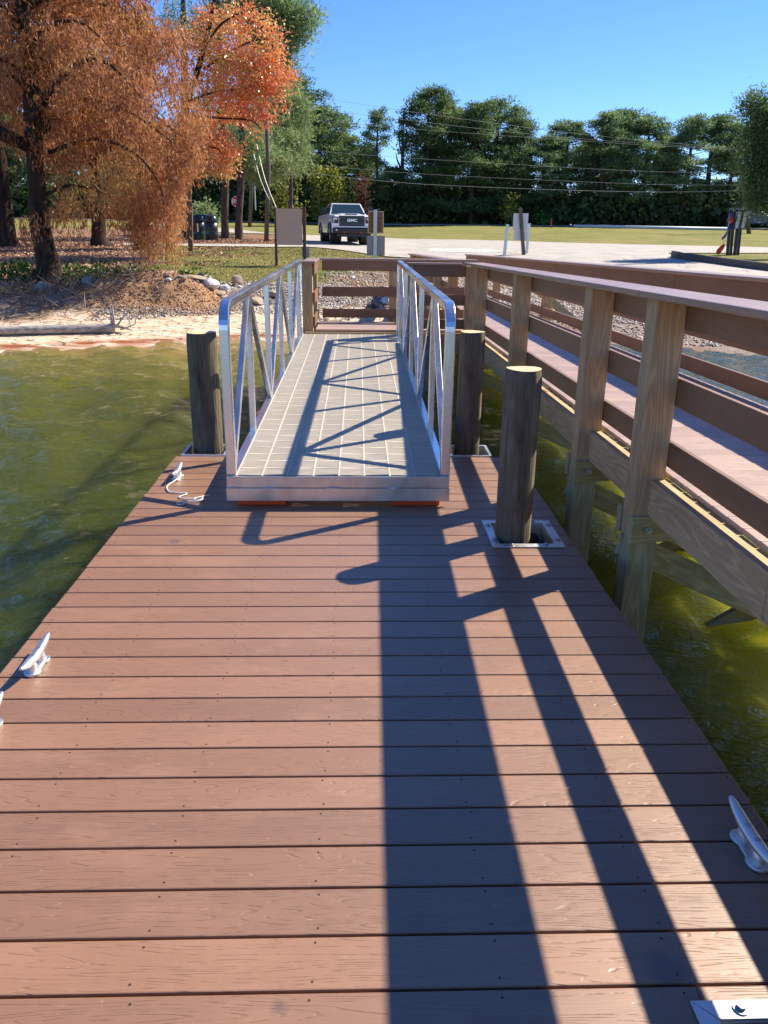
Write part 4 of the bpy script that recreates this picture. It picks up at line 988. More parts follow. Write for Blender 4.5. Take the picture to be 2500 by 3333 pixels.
# ---------------------------------------------------------------- ground scatter
def scatter(name, poly_test, n, box_, mat_, size, seed, mode='leaf'):
    r = np.random.default_rng(seed); X = r.uniform(box_[0], box_[1], n * 3); Y = box_[2] + (box_[3] - box_[2]) * r.uniform(0, 1, n * 3) ** 1.3
    ok = poly_test(X, Y); X = X[ok][:n]; Y = Y[ok][:n]; Z = gzv(X, Y); n = len(X)
    if mode == 'leaf':
        Dn = unit(r.normal(size=(n, 3)) * np.array([1, 1, .3])); P = np.stack([X, Y, Z + .02], 1); V, F = leaves(P, Dn, size, size * .7, r)
        V = V.reshape(n, 4, 3); V[:, 1:, 2] = np.maximum(V[:, 1:, 2], Z[:, None] + .008) ; V = V.reshape(-1, 3)
    elif mode == 'grass':
        Dn = unit(r.normal(size=(n, 3)) * np.array([.5, .5, .1]) + np.array([0, 0, 1])); P = np.stack([X, Y, Z - .005], 1); V, F = leaves(P, Dn, size, size * .16, r)
    elif mode == 'stone':
        base_ = np.array([(1, 0, 0), (0, 1, 0), (-1, 0, 0), (0, -1, 0), (0, 0, 1), (0, 0, -1)], float)
        s_ = (size * r.uniform(.4, 1.5, n))[:, None, None]; V = base_[None] * r.uniform(.6, 1.2, (n, 6, 1)) * s_; 
        a = r.uniform(0, 6.28, n); ca, sa = np.cos(a)[:, None], np.sin(a)[:, None]; x_ = V[..., 0] * ca - V[..., 1] * sa; y_ = V[..., 0] * sa + V[..., 1] * ca
        V = np.stack([x_ + .3 * V[..., 2], y_, V[..., 2] * .7], -1) + np.stack([X, Y, Z + size * .25], 1)[:, None]
        f = np.array([(0, 1, 4), (1, 2, 4), (2, 3, 4), (3, 0, 4), (1, 0, 5), (2, 1, 5), (3, 2, 5), (0, 3, 5)])
        F = (f[None] + 6 * np.arange(n)[:, None, None]).reshape(-1, 3); V = V.reshape(-1, 3)
        return tag(npmesh(name, V, F, M[mat_], None, np.repeat(r.uniform(0, 1, n), 8)), kind='stuff')
    return tag(npmesh(name, V, F, M[mat_], None, r.uniform(0, 1, n)), kind='stuff')
def ramp_attr(name, stops, rough=.9, trans=0):
    k = N(name); c = k.ramp(k.attr('rnd'), stops); k.set(Base_Color=c, Roughness=rough, Specular_IOR_Level=.2); return k.m
M['litter'] = ramp_attr('fallen_leaves', [(0, (.10, .045, .03)), (.35, (.3, .14, .08)), (.7, (.5, .3, .19)), (1, (.72, .55, .38))])
M['grassb'] = ramp_attr('grass_blades', [(0, (.06, .085, .018)), (.5, (.17, .19, .045)), (.8, (.3, .28, .09)), (1, (.42, .36, .17))])
M['stones'] = ramp_attr('gravel_stones', [(0, (.16, .13, .11)), (.4, (.34, .29, .25)), (.75, (.52, .47, .42)), (1, (.75, .72, .68))])
M['twig'] = ramp_attr('dry_twigs', [(0, (.10, .06, .035)), (.5, (.30, .20, .12)), (1, (.55, .42, .3))])
M['clod'] = ramp_attr('clay_clods', [(0, (.18, .09, .045)), (.5, (.36, .21, .12)), (1, (.52, .36, .24))])
S_ = lambda X, Y: Y - ysh(X)
isasph = lambda X, Y: inpoly(X, Y, ASPH)
scatter('grass', lambda X, Y: (S_(X, Y) > 5.0) & ~isasph(X, Y) & ~inpoly(X, Y, LITTER) & (X < 2.5) & (X > -9), 42000, (-9, 2.5, 20, 36), 'grassb', .05, 61, 'grass')
scatter('leaf_litter', lambda X, Y: (inpoly(X, Y, LITTER) | ((S_(X, Y) > 4.6) & (X < -3.2 - 1.2 * vnoise(X, Y, .5, 4)) & (vnoise(X, Y, .7, 77) > .3))) & ~isasph(X, Y), 30000, (-17, -2.6, 19, 46), 'litter', .075, 62)
scatter('leaf_litter_on_lawn', lambda X, Y: (S_(X, Y) > 4.8) & ~isasph(X, Y), 2600, (-8, 1.5, 20, 34), 'litter', .06, 63)
scatter('gravel', lambda X, Y: (S_(X, Y) > 1.9) & (S_(X, Y) < 5.4) & (mound(X, Y) < .1), 15000, (-5.5, 8.5, 16.5, 24.5), 'stones', .028, 64, 'stone')
scatter('pier_side_gravel', lambda X, Y: (S_(X, Y) > .3) & (S_(X, Y) < 9) & (X > -1), 9000, (-1, 11, 15, 27), 'stones', .034, 65, 'stone')
scatter('clay_clods', lambda X, Y: (mound(X, Y) > .04) & (X > -9) & (vnoise(X, Y, 2.5, 3) > .25), 3600, (mound_c.x - 2.6, mound_c.x + 3.4, 16.8, 20.5), 'clod', .021, 66, 'stone')
def twigs(name, test, n, box_, seed, L=.28, rise=.25):
    r = np.random.default_rng(seed); X = r.uniform(box_[0], box_[1], n * 3); Y = r.uniform(box_[2], box_[3], n * 3); ok = test(X, Y); X = X[ok][:n]; Y = Y[ok][:n]; n = len(X)
    P = np.stack([X, Y, gzv(X, Y) + .015], 1); Dn = unit(r.normal(size=(n, 3)) * np.array([1, 1, rise])); Dn[:, 2] = np.abs(Dn[:, 2])
    V, F = leaves(P, Dn, L, .016, r); return tag(npmesh(name, V, F, M['twig'], None, r.uniform(0, 1, n)), kind='stuff')
twigs('dry_brush', lambda X, Y: (S_(X, Y) > 1.9) & (S_(X, Y) < 4.6) & (X < -4.0) & (mound(X, Y) < .10), 1900, (-12, -3.6, 15, 20.5), 71)
twigs('dry_brush_at_trunk', lambda X, Y: (X - bA.x - .8) ** 2 + (Y - bA.y + .9) ** 2 < 3.2, 900, (bA.x - 2, bA.x + 3, bA.y - 2.5, bA.y + 1), 72, .5, .7)
twigs('beach_debris', lambda X, Y: (S_(X, Y) > .1) & (S_(X, Y) < 1.9) & (X < 0), 700, (-10, 0, 13, 19), 73, .16, .05)
r_ = np.random.default_rng(81)
iv = [((bA.x + dx, bA.y + dy, gz(bA.x + dx, bA.y + dy) + .15), (a, .4, .22), n_) for dx, dy, a, n_ in ((-1.1, .2, .9, 900), (1.0, .3, .9, 1000), (2.0, .4, .9, 900), (-.2, .4, .8, 500), (2.9, .5, .6, 350), (-2.6, -.1, 1.0, 700))]
V, F, C = cloud(iv, r_, per=10, subr=.13, ln=.085, wd=.07, up=.4, shell=.1)
tag(npmesh('ivy_patch', V, F, M['ivy'], None, C), kind='stuff')

# ---------------------------------------------------------------- rocks
def rock_mat(name, a, b):
    k = N(name); o = k.obj(); n1 = k.noise(o, 9, 5, .65); c = k.mix(k.n('MapRange', {'Value': n1, 'From Min': .35, 'From Max': .65}).outputs[0], a, b); k.bump(n1, .02, .8); k.set(Base_Color=c, Roughness=.85); return k.m
M['rk_grey'] = rock_mat('grey_granite', (.17, .17, .18), (.38, .38, .39)); M['rk_tan'] = rock_mat('tan_stone', (.3, .22, .15), (.5, .41, .31)); M['rk_white'] = rock_mat('white_quartz_rock', (.5, .5, .5), (.78, .77, .75)); M['rk_dark'] = rock_mat('dark_rock', (.06, .055, .055), (.16, .14, .13))
def rock(px, py, rpx, m, label, seed, flat=.7, wide=1.0, shared=False):
    import bmesh
    p = at(px, py + rpx * .45); rad = rpx * (p - O0).length / FPX * 1.15; r = np.random.default_rng(seed)
    bm = bmesh.new(); bmesh.ops.create_icosphere(bm, subdivisions=2, radius=1)
    planes = [(unit(r.normal(size=(1, 3)))[0], r.uniform(.55, .85)) for _ in range(11)]
    for v in bm.verts:
        c = np.array(v.co)
        for n_, d in planes:
            t = c @ n_
            if t > d: c = c - n_ * (t - d)
        v.co = c * np.array([wide * 1.1, .95, flat])
    me = bpy.data.meshes.new('rock'); bm.to_mesh(me); bm.free(); me.materials.append(M[m])
    o = bpy.data.objects.new('rock', me); COL.objects.link(o); o.location = (p.x, p.y, gz(p.x, p.y) + rad * flat * .5); o.scale = (rad,) * 3; o.rotation_euler = (r.normal(0, .15), r.normal(0, .15), r.uniform(0, 6))
    return tag(o, label, 'rock', 'loose rocks along the bank')
G, Tn, W_, Dk = 'rk_grey', 'rk_tan', 'rk_white', 'rk_dark'
for i, a in enumerate([(140, 943, 27, G, 'rounded grey boulder at the foot of the big cypress trunk'), (285, 945, 20, G, 'blue grey boulder among twigs just right of the big cypress trunk'),
  (508, 927, 22, G, 'pale blue grey boulder behind the top of the dirt mound'), (537, 942, 15, W_, 'small whitish rock right behind the dirt mound'), (566, 923, 25, G, 'large blue grey boulder, highest of the rocks right of the mound'),
  (592, 944, 16, Dk, 'dark grey rock below the large blue grey boulder'), (648, 956, 30, Tn, 'long low tan slab left of the upright brown stone'), (674, 908, 21, Tn, 'tan boulder alone at the edge of the grass'),
  (691, 964, 27, W_, 'large pale angular rock in the middle of the riprap'), (706, 944, 12, Tn, 'small tan rock on top of the large pale angular rock'), (733, 949, 17, W_, 'whitish block at the right end of the left riprap'),
  (660, 962, 15, 'rk_dark', 'narrow upright brown stone between two pale rocks'), (720, 972, 17, Tn, 'flat tan rock in front of the large pale angular rock'), (742, 980, 15, W_, 'flat pale rock beside the gangway rail corner'),
  (776, 922, 20, Tn, 'pointed tan rock at the edge of the lawn behind the gangway rail'), (838, 982, 24, Tn, 'long tan rock seen between the first gangway struts'), (890, 957, 17, Tn, 'tan rock seen through the middle of the left gangway rail'), (868, 972, 15, Dk, 'dark rock seen through the left gangway rail'),
  (1257, 980, 19, W_, 'white topped boulder behind the landing rails'), (1243, 1006, 14, G, 'blue grey rock below the white topped boulder'), (1160, 1010, 13, W_, 'white rock just above the lowest landing rail'),
  (1290, 990, 16, Dk, 'dark leaning rock at the right of the rocks behind the landing'), (1203, 998, 18, Dk, 'broad dark rock left of the white topped boulder'), (1280, 1009, 11, G, 'small grey rock at the right behind the lowest landing rail'),
  (1149, 906, 7, W_, 'small white stone alone on the gravel behind the landing'), (1213, 893, 8, Tn, 'small brown stone alone on the gravel right of the small white stone'), (1230, 990, 13, Tn, 'tan rock wedged behind the white topped boulder'),
  (1062, 1040, 10, Tn, 'tan stone under the left end of the lowest landing rail'), (1105, 972, 8, G, 'small grey stone between the landing rails')]):
    rock(*a[:5], seed=100 + i, flat=.45 if 'slab' in a[4] or 'flat' in a[4] or 'long' in a[4] else (1.3 if 'upright' in a[4] or 'pointed' in a[4] else .72), wide=1.5 if 'long' in a[4] or 'slab' in a[4] else 1)
rr = random.Random(9)
for i in range(34):
    x_ = rr.uniform(545, 900); rock(x_, rr.uniform(928, 990), rr.uniform(5, 9), rr.choice([G, Tn, W_, Tn]), 'fist sized loose stone among the riprap between the dirt mound and the gangway', 200 + i)

# driftwood log on the beach
lg = atY(375, 1080, 16.4); lb = at(375, 1082); t = empty('driftwood_log', tuple(lb), 'bleached driftwood log lying along the sandy beach with its root end up', 'log')
a_ = at(-160, 1098); mb = MB(); pts = [Vector((a_.x, a_.y, gz(a_.x, a_.y) + .08)), Vector((a_.x * .6 + lb.x * .4, a_.y * .6 + lb.y * .4, 0)), Vector((lb.x * .8 + a_.x * .2, lb.y * .8 + a_.y * .2, 0)), Vector(lb)]
for p in pts: p.z = gz(p.x, p.y) + .09
q = smooth_path(pts, 6); mb.tube(q, list(np.linspace(.075, .1, len(q))), 12); mb.build('trunk', M['deadwood'], t, smooth=True)
rr = random.Random(4)
def rp_(dx, dz, dy=0): return Vector((lb.x + dx, lb.y + dy, lb.z + dz))
for pts, r0 in ((((0, .1), (.02, .3), (.0, .52), (.08, .6)), .035), (((.05, .1), (.16, .26), (.28, .4), (.4, .42)), .022), (((.1, .05), (.3, .12), (.42, .2), (.4, .45)), .016), (((-.04, .1), (-.03, .3), (-.05, .48)), .025), (((.0, .12), (.2, .08), (.35, .02)), .04), (((.3, .1), (.3, .3), (.26, .4)), .012)):
    mb = MB(); q = smooth_path([rp_(a, b, rr.uniform(-.1, .1)) for a, b in pts], 4); mb.tube(q, list(np.linspace(r0, .006, len(q))), 7); mb.build('root', M['deadwood'], t, smooth=True)

# ---------------------------------------------------------------- signs, posts, barrels
M['board_back'] = simple('brown_board_back', (.62, .44, .33), .7, var=.05)
M['ply'] = pine_wood('orange_brown_plank', (.34, .17, .07), (.24, .115, .045))
M['sign_back'] = simple('grey_sign_back', (.33, .31, .30), .5, .3)
M['white_board'] = simple('white_board', (.62, .64, .68), .6)
M['galvpost'] = alu_mat('galvanised_post', (.62, .66, .62), .4, .6)
def panel(parent, name, px0, py0, px1, py1, Y, th, m, dy=0.0):
    pm = (py0 + py1) / 2; a = atY(px0, py0, Y); b = atY(px1, py1, Y); a.x = atY(px0, pm, Y).x; b.x = atY(px1, pm, Y).x; mb = MB(); mb.box(a.x, Y + dy, b.z, b.x, Y + dy + th, a.z); return mb.build(name, M[m], parent, bevel=.004)
def post2(parent, name, pxt, pyt, pxb, Y, w_, m, dy=0.0, sunk=.1, dep=None):
    t = atY(pxt, pyt, Y); b = atY(pxb, 800, Y); z_ = gz(b.x, Y) - sunk; mb = MB(); mb.bar((b.x, Y + dy, z_), (t.x, Y + dy, t.z), w_, dep or w_, (0, 1, 0)); return mb.build(name, M[m], parent, bevel=.004)
Yb = 26.0
e = empty('notice_board', tuple(base(940, None, Yb, True)), 'big brown board on two dark posts, its blank back towards the dock', 'sign')
panel(e, 'board', 900, 679, 984, 798, Yb, .03, 'board_back', -.05)
post2(e, 'post', 897, 675, 898, Yb, .085, 'signwood'); post2(e, 'post', 990, 674, 991, Yb, .095, 'signwood')
panel(e, 'plaque', 982, 805, 1007, 838, Yb, .02, 'sign_back', .06)
Ys = 30.0
e = empty('sign', tuple(base(1222, None, Ys, True)), 'galvanised post with an orange brown plank panel above a grey metal sign back', 'sign')
post2(e, 'post', 1222, 682, 1221, Ys, .13, 'galvpost', dep=.07); panel(e, 'plank_panel', 1201, 690, 1246, 757, Ys, .03, 'ply', .06); fr = panel(e, 'panel_frame', 1198, 687, 1249, 760, Ys, .02, 'board_back', .10); panel(e, 'metal_sign', 1194, 767, 1253, 832, Ys, .012, 'sign_back', .06)
Yg = 34.0
e = empty('metal_post', tuple(base(1644, None, Yg, True)), 'short bare galvanised post left of the leaning wooden post', 'post'); post2(e, 'post_shaft', 1652, 730, 1643, Yg, .12, 'galvpost', dep=.06)
e = empty('leaning_sign', tuple(base(1708, None, Yg, True)), 'leaning weathered wooden post carrying a white board', 'sign')
post2(e, 'post', 1694, 677, 1708, Yg, .13, 'pole'); panel(e, 'white_board', 1672, 694, 1720, 750, Yg, .02, 'white_board', .09); panel(e, 'lower_white_board', 1674, 750, 1720, 783, Yg, .02, 'white_board', .095)
e = empty('metal_post', tuple(base(1717, None, Yg + .8, True)), 'galvanised post close behind the leaning wooden post', 'post'); post2(e, 'post_shaft', 1723, 727, 1715, Yg + .8, .11, 'galvpost', dep=.06)
# small wooden post sign at the trees
Yw = 31.3
e = empty('trail_sign', tuple(base(617, None, Yw, True)), 'thick wooden post with a small sideways board beside the trash barrels', 'sign')
post2(e, 'post', 618, 664, 620, Yw, .17, 'signwood'); panel(e, 'top_board', 597, 664, 628, 677, Yw, .1, 'signwood', -.15); panel(e, 'side_box', 625, 727, 640, 755, Yw, .25, 'signwood', .1)
mb = MB()
# trash barrels
def barrel(px, py, label, m, hh=1.2):
    p = at(px, py); e = empty('trash_barrel', (p.x, p.y, gz(p.x, p.y)), label, 'trash can', 'domed trash barrels under the trees')
    q = MB(); r0 = .31
    prof = [(r0 * .93, 0), (r0, .04), (r0, .28), (r0 * 1.03, .3), (r0, .32), (r0, .58), (r0 * 1.03, .6), (r0, .62), (r0, .86)]
    n = 24; vs = []; fs = []
    for (r1, z1) in prof:
        for k in range(n): a = 2 * math.pi * k / n; vs.append((p.x + r1 * math.cos(a), p.y + r1 * math.sin(a), e.location.z + z1))
    for i in range(len(prof) - 1):
        for k in range(n): fs.append((i * n + k, i * n + (k + 1) % n, (i + 1) * n + (k + 1) % n, (i + 1) * n + k))
    fs.append(tuple(range(n - 1, -1, -1))); fs.append(tuple((len(prof) - 1) * n + k for k in range(n))); q.add(vs, fs); q.build('drum', M[m], e, smooth=True)
    q = MB(); vs = []; fs = []; pr = [(r0 * 1.04, .862), (r0 * 1.04, .92), (r0 * 1.0, 1.0), (r0 * .82, 1.12), (r0 * .5, 1.2), (.03, 1.23)]
    for (r1, z1) in pr:
        for k in range(n): a = 2 * math.pi * k / n; vs.append((p.x + r1 * math.cos(a), p.y + r1 * math.sin(a), e.location.z + z1))
    for i in range(len(pr) - 1):
        for k in range(n): fs.append((i * n + k, i * n + (k + 1) % n, (i + 1) * n + (k + 1) % n, (i + 1) * n + k))
    fs.append(tuple(range(n - 1, -1, -1))); fs.append(tuple((len(pr) - 1) * n + k for k in range(n))); q.add(vs, fs); q.build('domed_lid', M['lid'], e, smooth=True)
    q = MB(); a = e.location; q.box(a.x - .12, a.y - r0 * 1.05, a.z + .93, a.x + .12, a.y - r0 * .7, a.z + 1.07); q.build('swing_flap', M['black'], e, bevel=.01)
M['green_drum'] = simple('green_painted_drum', (.02, .075, .06), .35); M['dark_drum'] = simple('dark_painted_drum', (.02, .028, .035), .35); M['lid'] = simple('dark_plastic_lid', (.02, .03, .035), .22)
barrel(650, 781, 'dark green trash barrel with domed lid, left of the pair', 'green_drum'); barrel(691, 783, 'nearly black trash barrel with domed lid, right of the pair', 'dark_drum')
p = at(672, 776); 
barrel(668, 773, 'third trash barrel half hidden behind the two front ones', 'dark_drum')
e = empty('barrel_post', tuple(base(673, None, 42.4, True)), 'thin wooden post standing between the two front trash barrels', 'post'); post2(e, 'post_shaft', 670, 720, 674, 42.4, .1, 'signwood')
# stop sign
Yst = 66.0; b = base(766, None, Yst, True)
e = empty('stop_sign', tuple(b), 'red octagonal stop sign half hidden by a pine trunk', 'road sign')
M['red'] = simple('red_sign', (.62, .015, .03), .45, var=.03); M['white'] = simple('white_paint', (.82, .82, .82), .5, var=.02)
c = atY(770, 656, Yst)
def octa(nm, rad, y, m):
    mb = MB(); mb.prism([(c.x + rad * math.cos(R(22.5 + 45 * k)), c.z + rad * math.sin(R(22.5 + 45 * k))) for k in range(8)], 'y', y, y + .012); return mb.build(nm, M[m], e)
octa('sign_rim', .41, c.y, 'white'); octa('sign_face', .375, c.y - .014, 'red')
def text(body, loc, size, m, parent, name='lettering', rot=(R(90), 0, 0), ext=.004, bold=0.0, sx=1.0):
    cu = bpy.data.curves.new(name, 'FONT'); cu.body = body; cu.size = size; cu.align_x = 'CENTER'; cu.align_y = 'CENTER'; cu.extrude = ext; cu.offset = bold
    o = bpy.data.objects.new(name, cu); COL.objects.link(o); cu.materials.append(M[m]); o.rotation_euler = rot; o.scale.x = sx
    bpy.context.view_layer.update()
    me = bpy.data.meshes.new_from_object(o); bpy.data.objects.remove(o); o = bpy.data.objects.new(name, me); COL.objects.link(o)
    o.rotation_euler = rot; o.scale.x = sx; o.parent = parent; o.location = Vector(loc) - parent.location; return o
text('STOP', (c.x, c.y - .022, c.z), .36, 'white', e, bold=.012, sx=.85)
mb = MB(); mb.box(c.x - .03, c.y + .013, b.z - .1, c.x + .03, c.y + .05, c.z + .3); mb.build('post', M['galvpost'], e)
# utility poles, guy wires, power lines
def pole(px, Y, top_py, w_, label):
    b = base(px, None, Y, True); t_ = atY(px, top_py, Y); e = empty('utility_pole', tuple(b), label, 'utility pole', 'wooden utility poles')
    mb = MB(); mb.tube([(b.x, Y, gz(b.x, Y) - .2), (t_.x, Y, (b.z + t_.z) / 2), (t_.x, Y, t_.z)], [w_, w_ * .9, w_ * .75], 12); mb.build('pole_shaft', M['pole'], e, smooth=True); return e, t_
e1, t1 = pole(865, 42, 300, .115, 'plain wooden utility pole left of the big brown board')
e2, t2 = pole(813, 65, 400, .15, 'pale utility pole farther back, right of the pine that hides the stop sign')
mb = MB(); mb.tube([(t2.x + .2, 64.8, e2.location.z + 1.2), (t2.x + .2, 64.8, e2.location.z + 3.2)], .05, 6); mb.build('conduit', M['galvpost'], e2)
e3, t3 = pole(2441, 66, 430, .16, 'utility pole at the right edge beside the black post stand')
mb = MB(); mb.box(t3.x - 1.2, 65.85, t3.z - 1.2, t3.x + 1.2, 66.0, t3.z - 1.08); mb.build('crossarm', M['pole'], e3)
M['wire'] = simple('bare_wire', (.36, .36, .36), .5, .4)
def wire(name, label, pts, rad, group='power lines crossing in front of the far pines'):
    q = smooth_path([atY(*p) for p in pts], 14); mb = MB(); mb.tube(q, rad, 5); tag(mb.build(name, M['wire'], None), label, 'wire', group)
wl = 'power lines crossing in front of the far pines'
for lab, pts in (('topmost power line, crossing open sky in the middle of the photo', ((820, 283, 62), (1334, 363, 64), (1925, 440, 66), (2441, 487, 66))),
    ('second power line from the top, crossing the bare dead trunk', ((820, 325, 62), (1342, 393, 64), (1871, 450, 66), (2441, 488, 66))),
    ('third power line from the top, just under the second', ((820, 370, 62), (1348, 420, 64), (2034, 468, 66), (2441, 490, 66))),
    ('fourth power line from the top, midway down the far pines', ((820, 473, 62), (1342, 515, 64), (2088, 557, 66), (2441, 560, 66))),
    ('fifth power line from the top', ((860, 520, 62), (1342, 564, 64), (2088, 599, 66), (2441, 602, 66), (2560, 604, 66))),
    ('lowest power line, thickest of all and nearest to the field', ((830, 540, 62), (1342, 597, 64), (2050, 624, 66), (2441, 620, 66), (2560, 618, 66)))):
    wire('power_line', lab, pts, .013 if 'thickest' in lab else .009)
wire('guy_wire', 'slanting guy wire right of the plain utility pole', ((836, 470, 42), (862, 580, 41), (899, 676, 40)), .013, 'guy wires of the plain utility pole')
wire('guy_wire', 'slanting guy wire nearer to the plain utility pole, reaching the board top', ((826, 500, 42), (850, 590, 41), (890, 678, 40)), .013, 'guy wires of the plain utility pole')
# small survey stake
b = base(1792, None, 72, True); mb = MB(); mb.bar((b.x, 72, b.z - .1), (b.x, 72, b.z + .75), .09, .05, (0, 1, 0)); M['stake'] = simple('red_stake', (.5, .1, .05), .7)
tag(mb.build('marker_stake', M['stake'], None), 'short reddish stake at the far edge of the field', 'stake')
# far kerb line / pale pipe by the far road
a_ = base(1865, None, 73, True); b_ = base(2370, None, 72, True); mb = MB(); mb.tube([(a_.x, 73, a_.z + .12), ((a_.x + b_.x) / 2, 72.6, (a_.z + b_.z) / 2 + .12), (b_.x, 72, b_.z + .12)], .13, 8)
M['pipe'] = simple('pale_blue_pipe', (.5, .56, .62), .5); tag(mb.build('pipe', M['pipe'], None, smooth=True), 'long pale pipe lying along the far edge of the field', 'pipe')

# stand with black posts and pale panels, life jackets hung on it
Yl = 35.4; b = base(2395, None, Yl, True)
e = empty('life_jacket_stand', tuple(b), 'stand of slim black posts with tall pale panels by the kerb', 'stand')
M['blackpaint'] = simple('black_paint', (.015, .015, .02), .45)
for (xt, xb, dy) in ((2379, 2372, -.1), (2390, 2383, -.12), (2406, 2395, -.14), (2416, 2406, -.1)): post2(e, 'post', xt, 684, xb, Yl + dy, .1, 'blackpaint')
for (x0_, x1_, dy) in ((2393, 2403, -.24), (2413, 2423, -.24)):
    a = atY(x0_, 689, Yl); b2 = atY(x1_, 743, Yl); a.x = atY(x0_, 710, Yl).x; b2.x = atY(x1_, 710, Yl).x; q = MB(); q.hexa([(a.x - .05, Yl + dy, b2.z), (b2.x - .05, Yl + dy, b2.z), (b2.x - .05, Yl + dy + .03, b2.z), (a.x - .05, Yl + dy + .03, b2.z), (a.x, Yl + dy, a.z), (b2.x, Yl + dy, a.z), (b2.x, Yl + dy + .03, a.z), (a.x, Yl + dy + .03, a.z)]); q.build('pale_panel', M['white_board'], e)
a = atY(2374, 684, Yl); c2 = atY(2418, 684, Yl)
q = MB(); q.box(a.x, Yl - .05, a.z - .06, c2.x, Yl + .05, a.z + .02); q.build('top_bar', M['blackpaint'], e, bevel=.01)
for k in range(9):
    x_ = a.x + (c2.x - a.x) * k / 8; q = MB(); q.tube([(x_, Yl, a.z + .02), (x_ + .02, Yl, a.z + .07)], .018, 6); q.build('hook', M['galvpost'], e)
def blob(nm, label, pts, m, cat, rads):
    q = MB(); P_ = [atY(*p) for p in pts]; Q = smooth_path(P_, 5); q.tube(Q, list(np.interp(np.linspace(0, 1, len(Q)), np.linspace(0, 1, len(rads)), rads)), 10, flat=.6)
    return tag(q.build(nm, M[m], None, smooth=True), label, cat)
for nm_, c_ in (('purple', (.09, .07, .22)), ('jred', (.62, .04, .03)), ('jblue', (.02, .05, .2)), ('jorange', (.85, .07, .015))): M[nm_] = simple('jacket_' + nm_, c_, .6)
blob('life_jacket', 'purple life jacket hanging from the top left of the black post stand', ((2386, 685, Yl - .1), (2379, 700, Yl - .15), (2376, 712, Yl - .15)), 'purple', 'life jacket', [.06, .12, .05])
blob('life_jacket', 'red life jacket hanging below the purple one', ((2382, 705, Yl - .16), (2380, 716, Yl - .2), (2378, 728, Yl - .2)), 'jred', 'life jacket', [.03, .09, .05])
blob('life_jacket', 'dark blue life jacket hanging lowest at the left post', ((2380, 728, Yl - .1), (2375, 742, Yl - .12), (2370, 754, Yl - .1)), 'jblue', 'life jacket', [.05, .11, .06])
blob('float_cushion', 'purple float hanging from the cord above the orange jacket', ((2366, 755, Yl - .3), (2361, 767, Yl - .3), (2352, 776, Yl - .3), (2350, 780, Yl - .3)), 'purple', 'float', [.03, .08, .07, .03])
q = MB(); q.tube(smooth_path([atY(2378, 715, Yl - .2), atY(2369, 738, Yl - .25), atY(2362, 760, Yl - .3), atY(2356, 785, Yl - .4), atY(2352, 800, Yl - .4)], 4), .014, 6); tag(q.build('cord', M['rope'], None), 'pale cord slanting from the black post stand down to the orange jacket', 'cord')
blob('orange_jacket', 'bright orange life jacket hanging by a cord onto the grass', ((2358, 796, Yl - .4), (2348, 808, Yl - .4), (2340, 818, Yl - .4), (2335, 827, Yl - .4)), 'jorange', 'life jacket', [.07, .15, .16, .1])

# ---------------------------------------------------------------- vehicles
M['carwhite'] = simple('white_car_paint', (.90, .90, .90), .22, var=.01, spec=.6); M['carwhite'].node_tree.nodes['Principled BSDF'].inputs['Coat Weight'].default_value = .6
M['glass'] = simple('dark_car_glass', (.02, .045, .06), .06, spec=.8, var=.02); M['trim'] = simple('black_trim', (.02, .02, .022), .4); M['tyre'] = simple('tyre_rubber', (.018, .018, .018), .85)
M['rim'] = simple('dark_wheel_rim', (.12, .12, .13), .35, .8); M['chrome'] = alu_mat('chrome_letters', (.75, .75, .78), .15, .25); M['lamp'] = simple('headlamp_lens', (.5, .52, .55), .1, .3); M['carblue'] = simple('dark_blue_car_paint', (.045, .06, .10), .2, .3, var=.01)
M['redhook'] = simple('red_tow_hook', (.7, .03, .02), .4)
p = at(1146, 797); tk = bpy.data.objects.new('pickup_truck', None); COL.objects.link(tk); tag(tk, 'white heavy pickup truck facing the dock on the pale road', 'pickup truck')
# local frame: +x right as seen from behind the wheel-less viewer, front towards -y
def lpart(nm, mb, m, parent=tk, bevel=.02, smooth=False): return mb.build(nm, M[m] if isinstance(m, str) else m, parent, bevel=bevel, smooth=smooth, world=False)
HW = 1.03
def loft(rings, closed=True):
    mb = MB(); n = len(rings[0]); vs = [v for r_ in rings for v in r_]; fs = [tuple(range(n - 1, -1, -1)), tuple((len(rings) - 1) * n + k for k in range(n))]
    for i in range(len(rings) - 1):
        for k in range(n): fs.append((i * n + k, i * n + (k + 1) % n, (i + 1) * n + (k + 1) % n, (i + 1) * n + k))
    mb.add(vs, fs); return mb
def sec(y, w_, z0_, z1_, inset=.05): return [(-w_, y, z0_), (w_, y, z0_), (w_, y, z1_ - .15), (w_ - inset, y, z1_), (-w_ + inset, y, z1_), (-w_, y, z1_ - .15)]
body = loft([sec(-.02, .97, .72, 1.32, .12), sec(.1, 1.0, .55, 1.38, .14), sec(1.3, 1.03, .55, 1.44, .12), sec(1.6, 1.03, .55, 1.42), sec(5.9, 1.03, .55, 1.42), sec(5.95, 1.01, .62, 1.38)])
lpart('body', body, 'carwhite', bevel=.03)
q = MB(); q.hexa([(-.6, .12, 1.385), (.6, .12, 1.385), (.6, 1.2, 1.44), (-.6, 1.2, 1.44), (-.5, .2, 1.43), (.5, .2, 1.43), (.52, 1.15, 1.49), (-.52, 1.15, 1.49)]); lpart('hood_bulge', q, 'carwhite')
q = MB(); q.box(-.3, .16, 1.425, .3, .3, 1.452); lpart('hood_scoop', q, 'trim', bevel=.008)
cab = loft([[(-.98, 1.28, 1.41), (.98, 1.28, 1.41), (.96, 1.3, 1.44), (-.96, 1.3, 1.44)], [(-.98, 3.9, 1.41), (.98, 3.9, 1.41), (.96, 3.88, 1.44), (-.96, 3.88, 1.44)]]); lpart('cowl', cab, 'carwhite', bevel=.01)
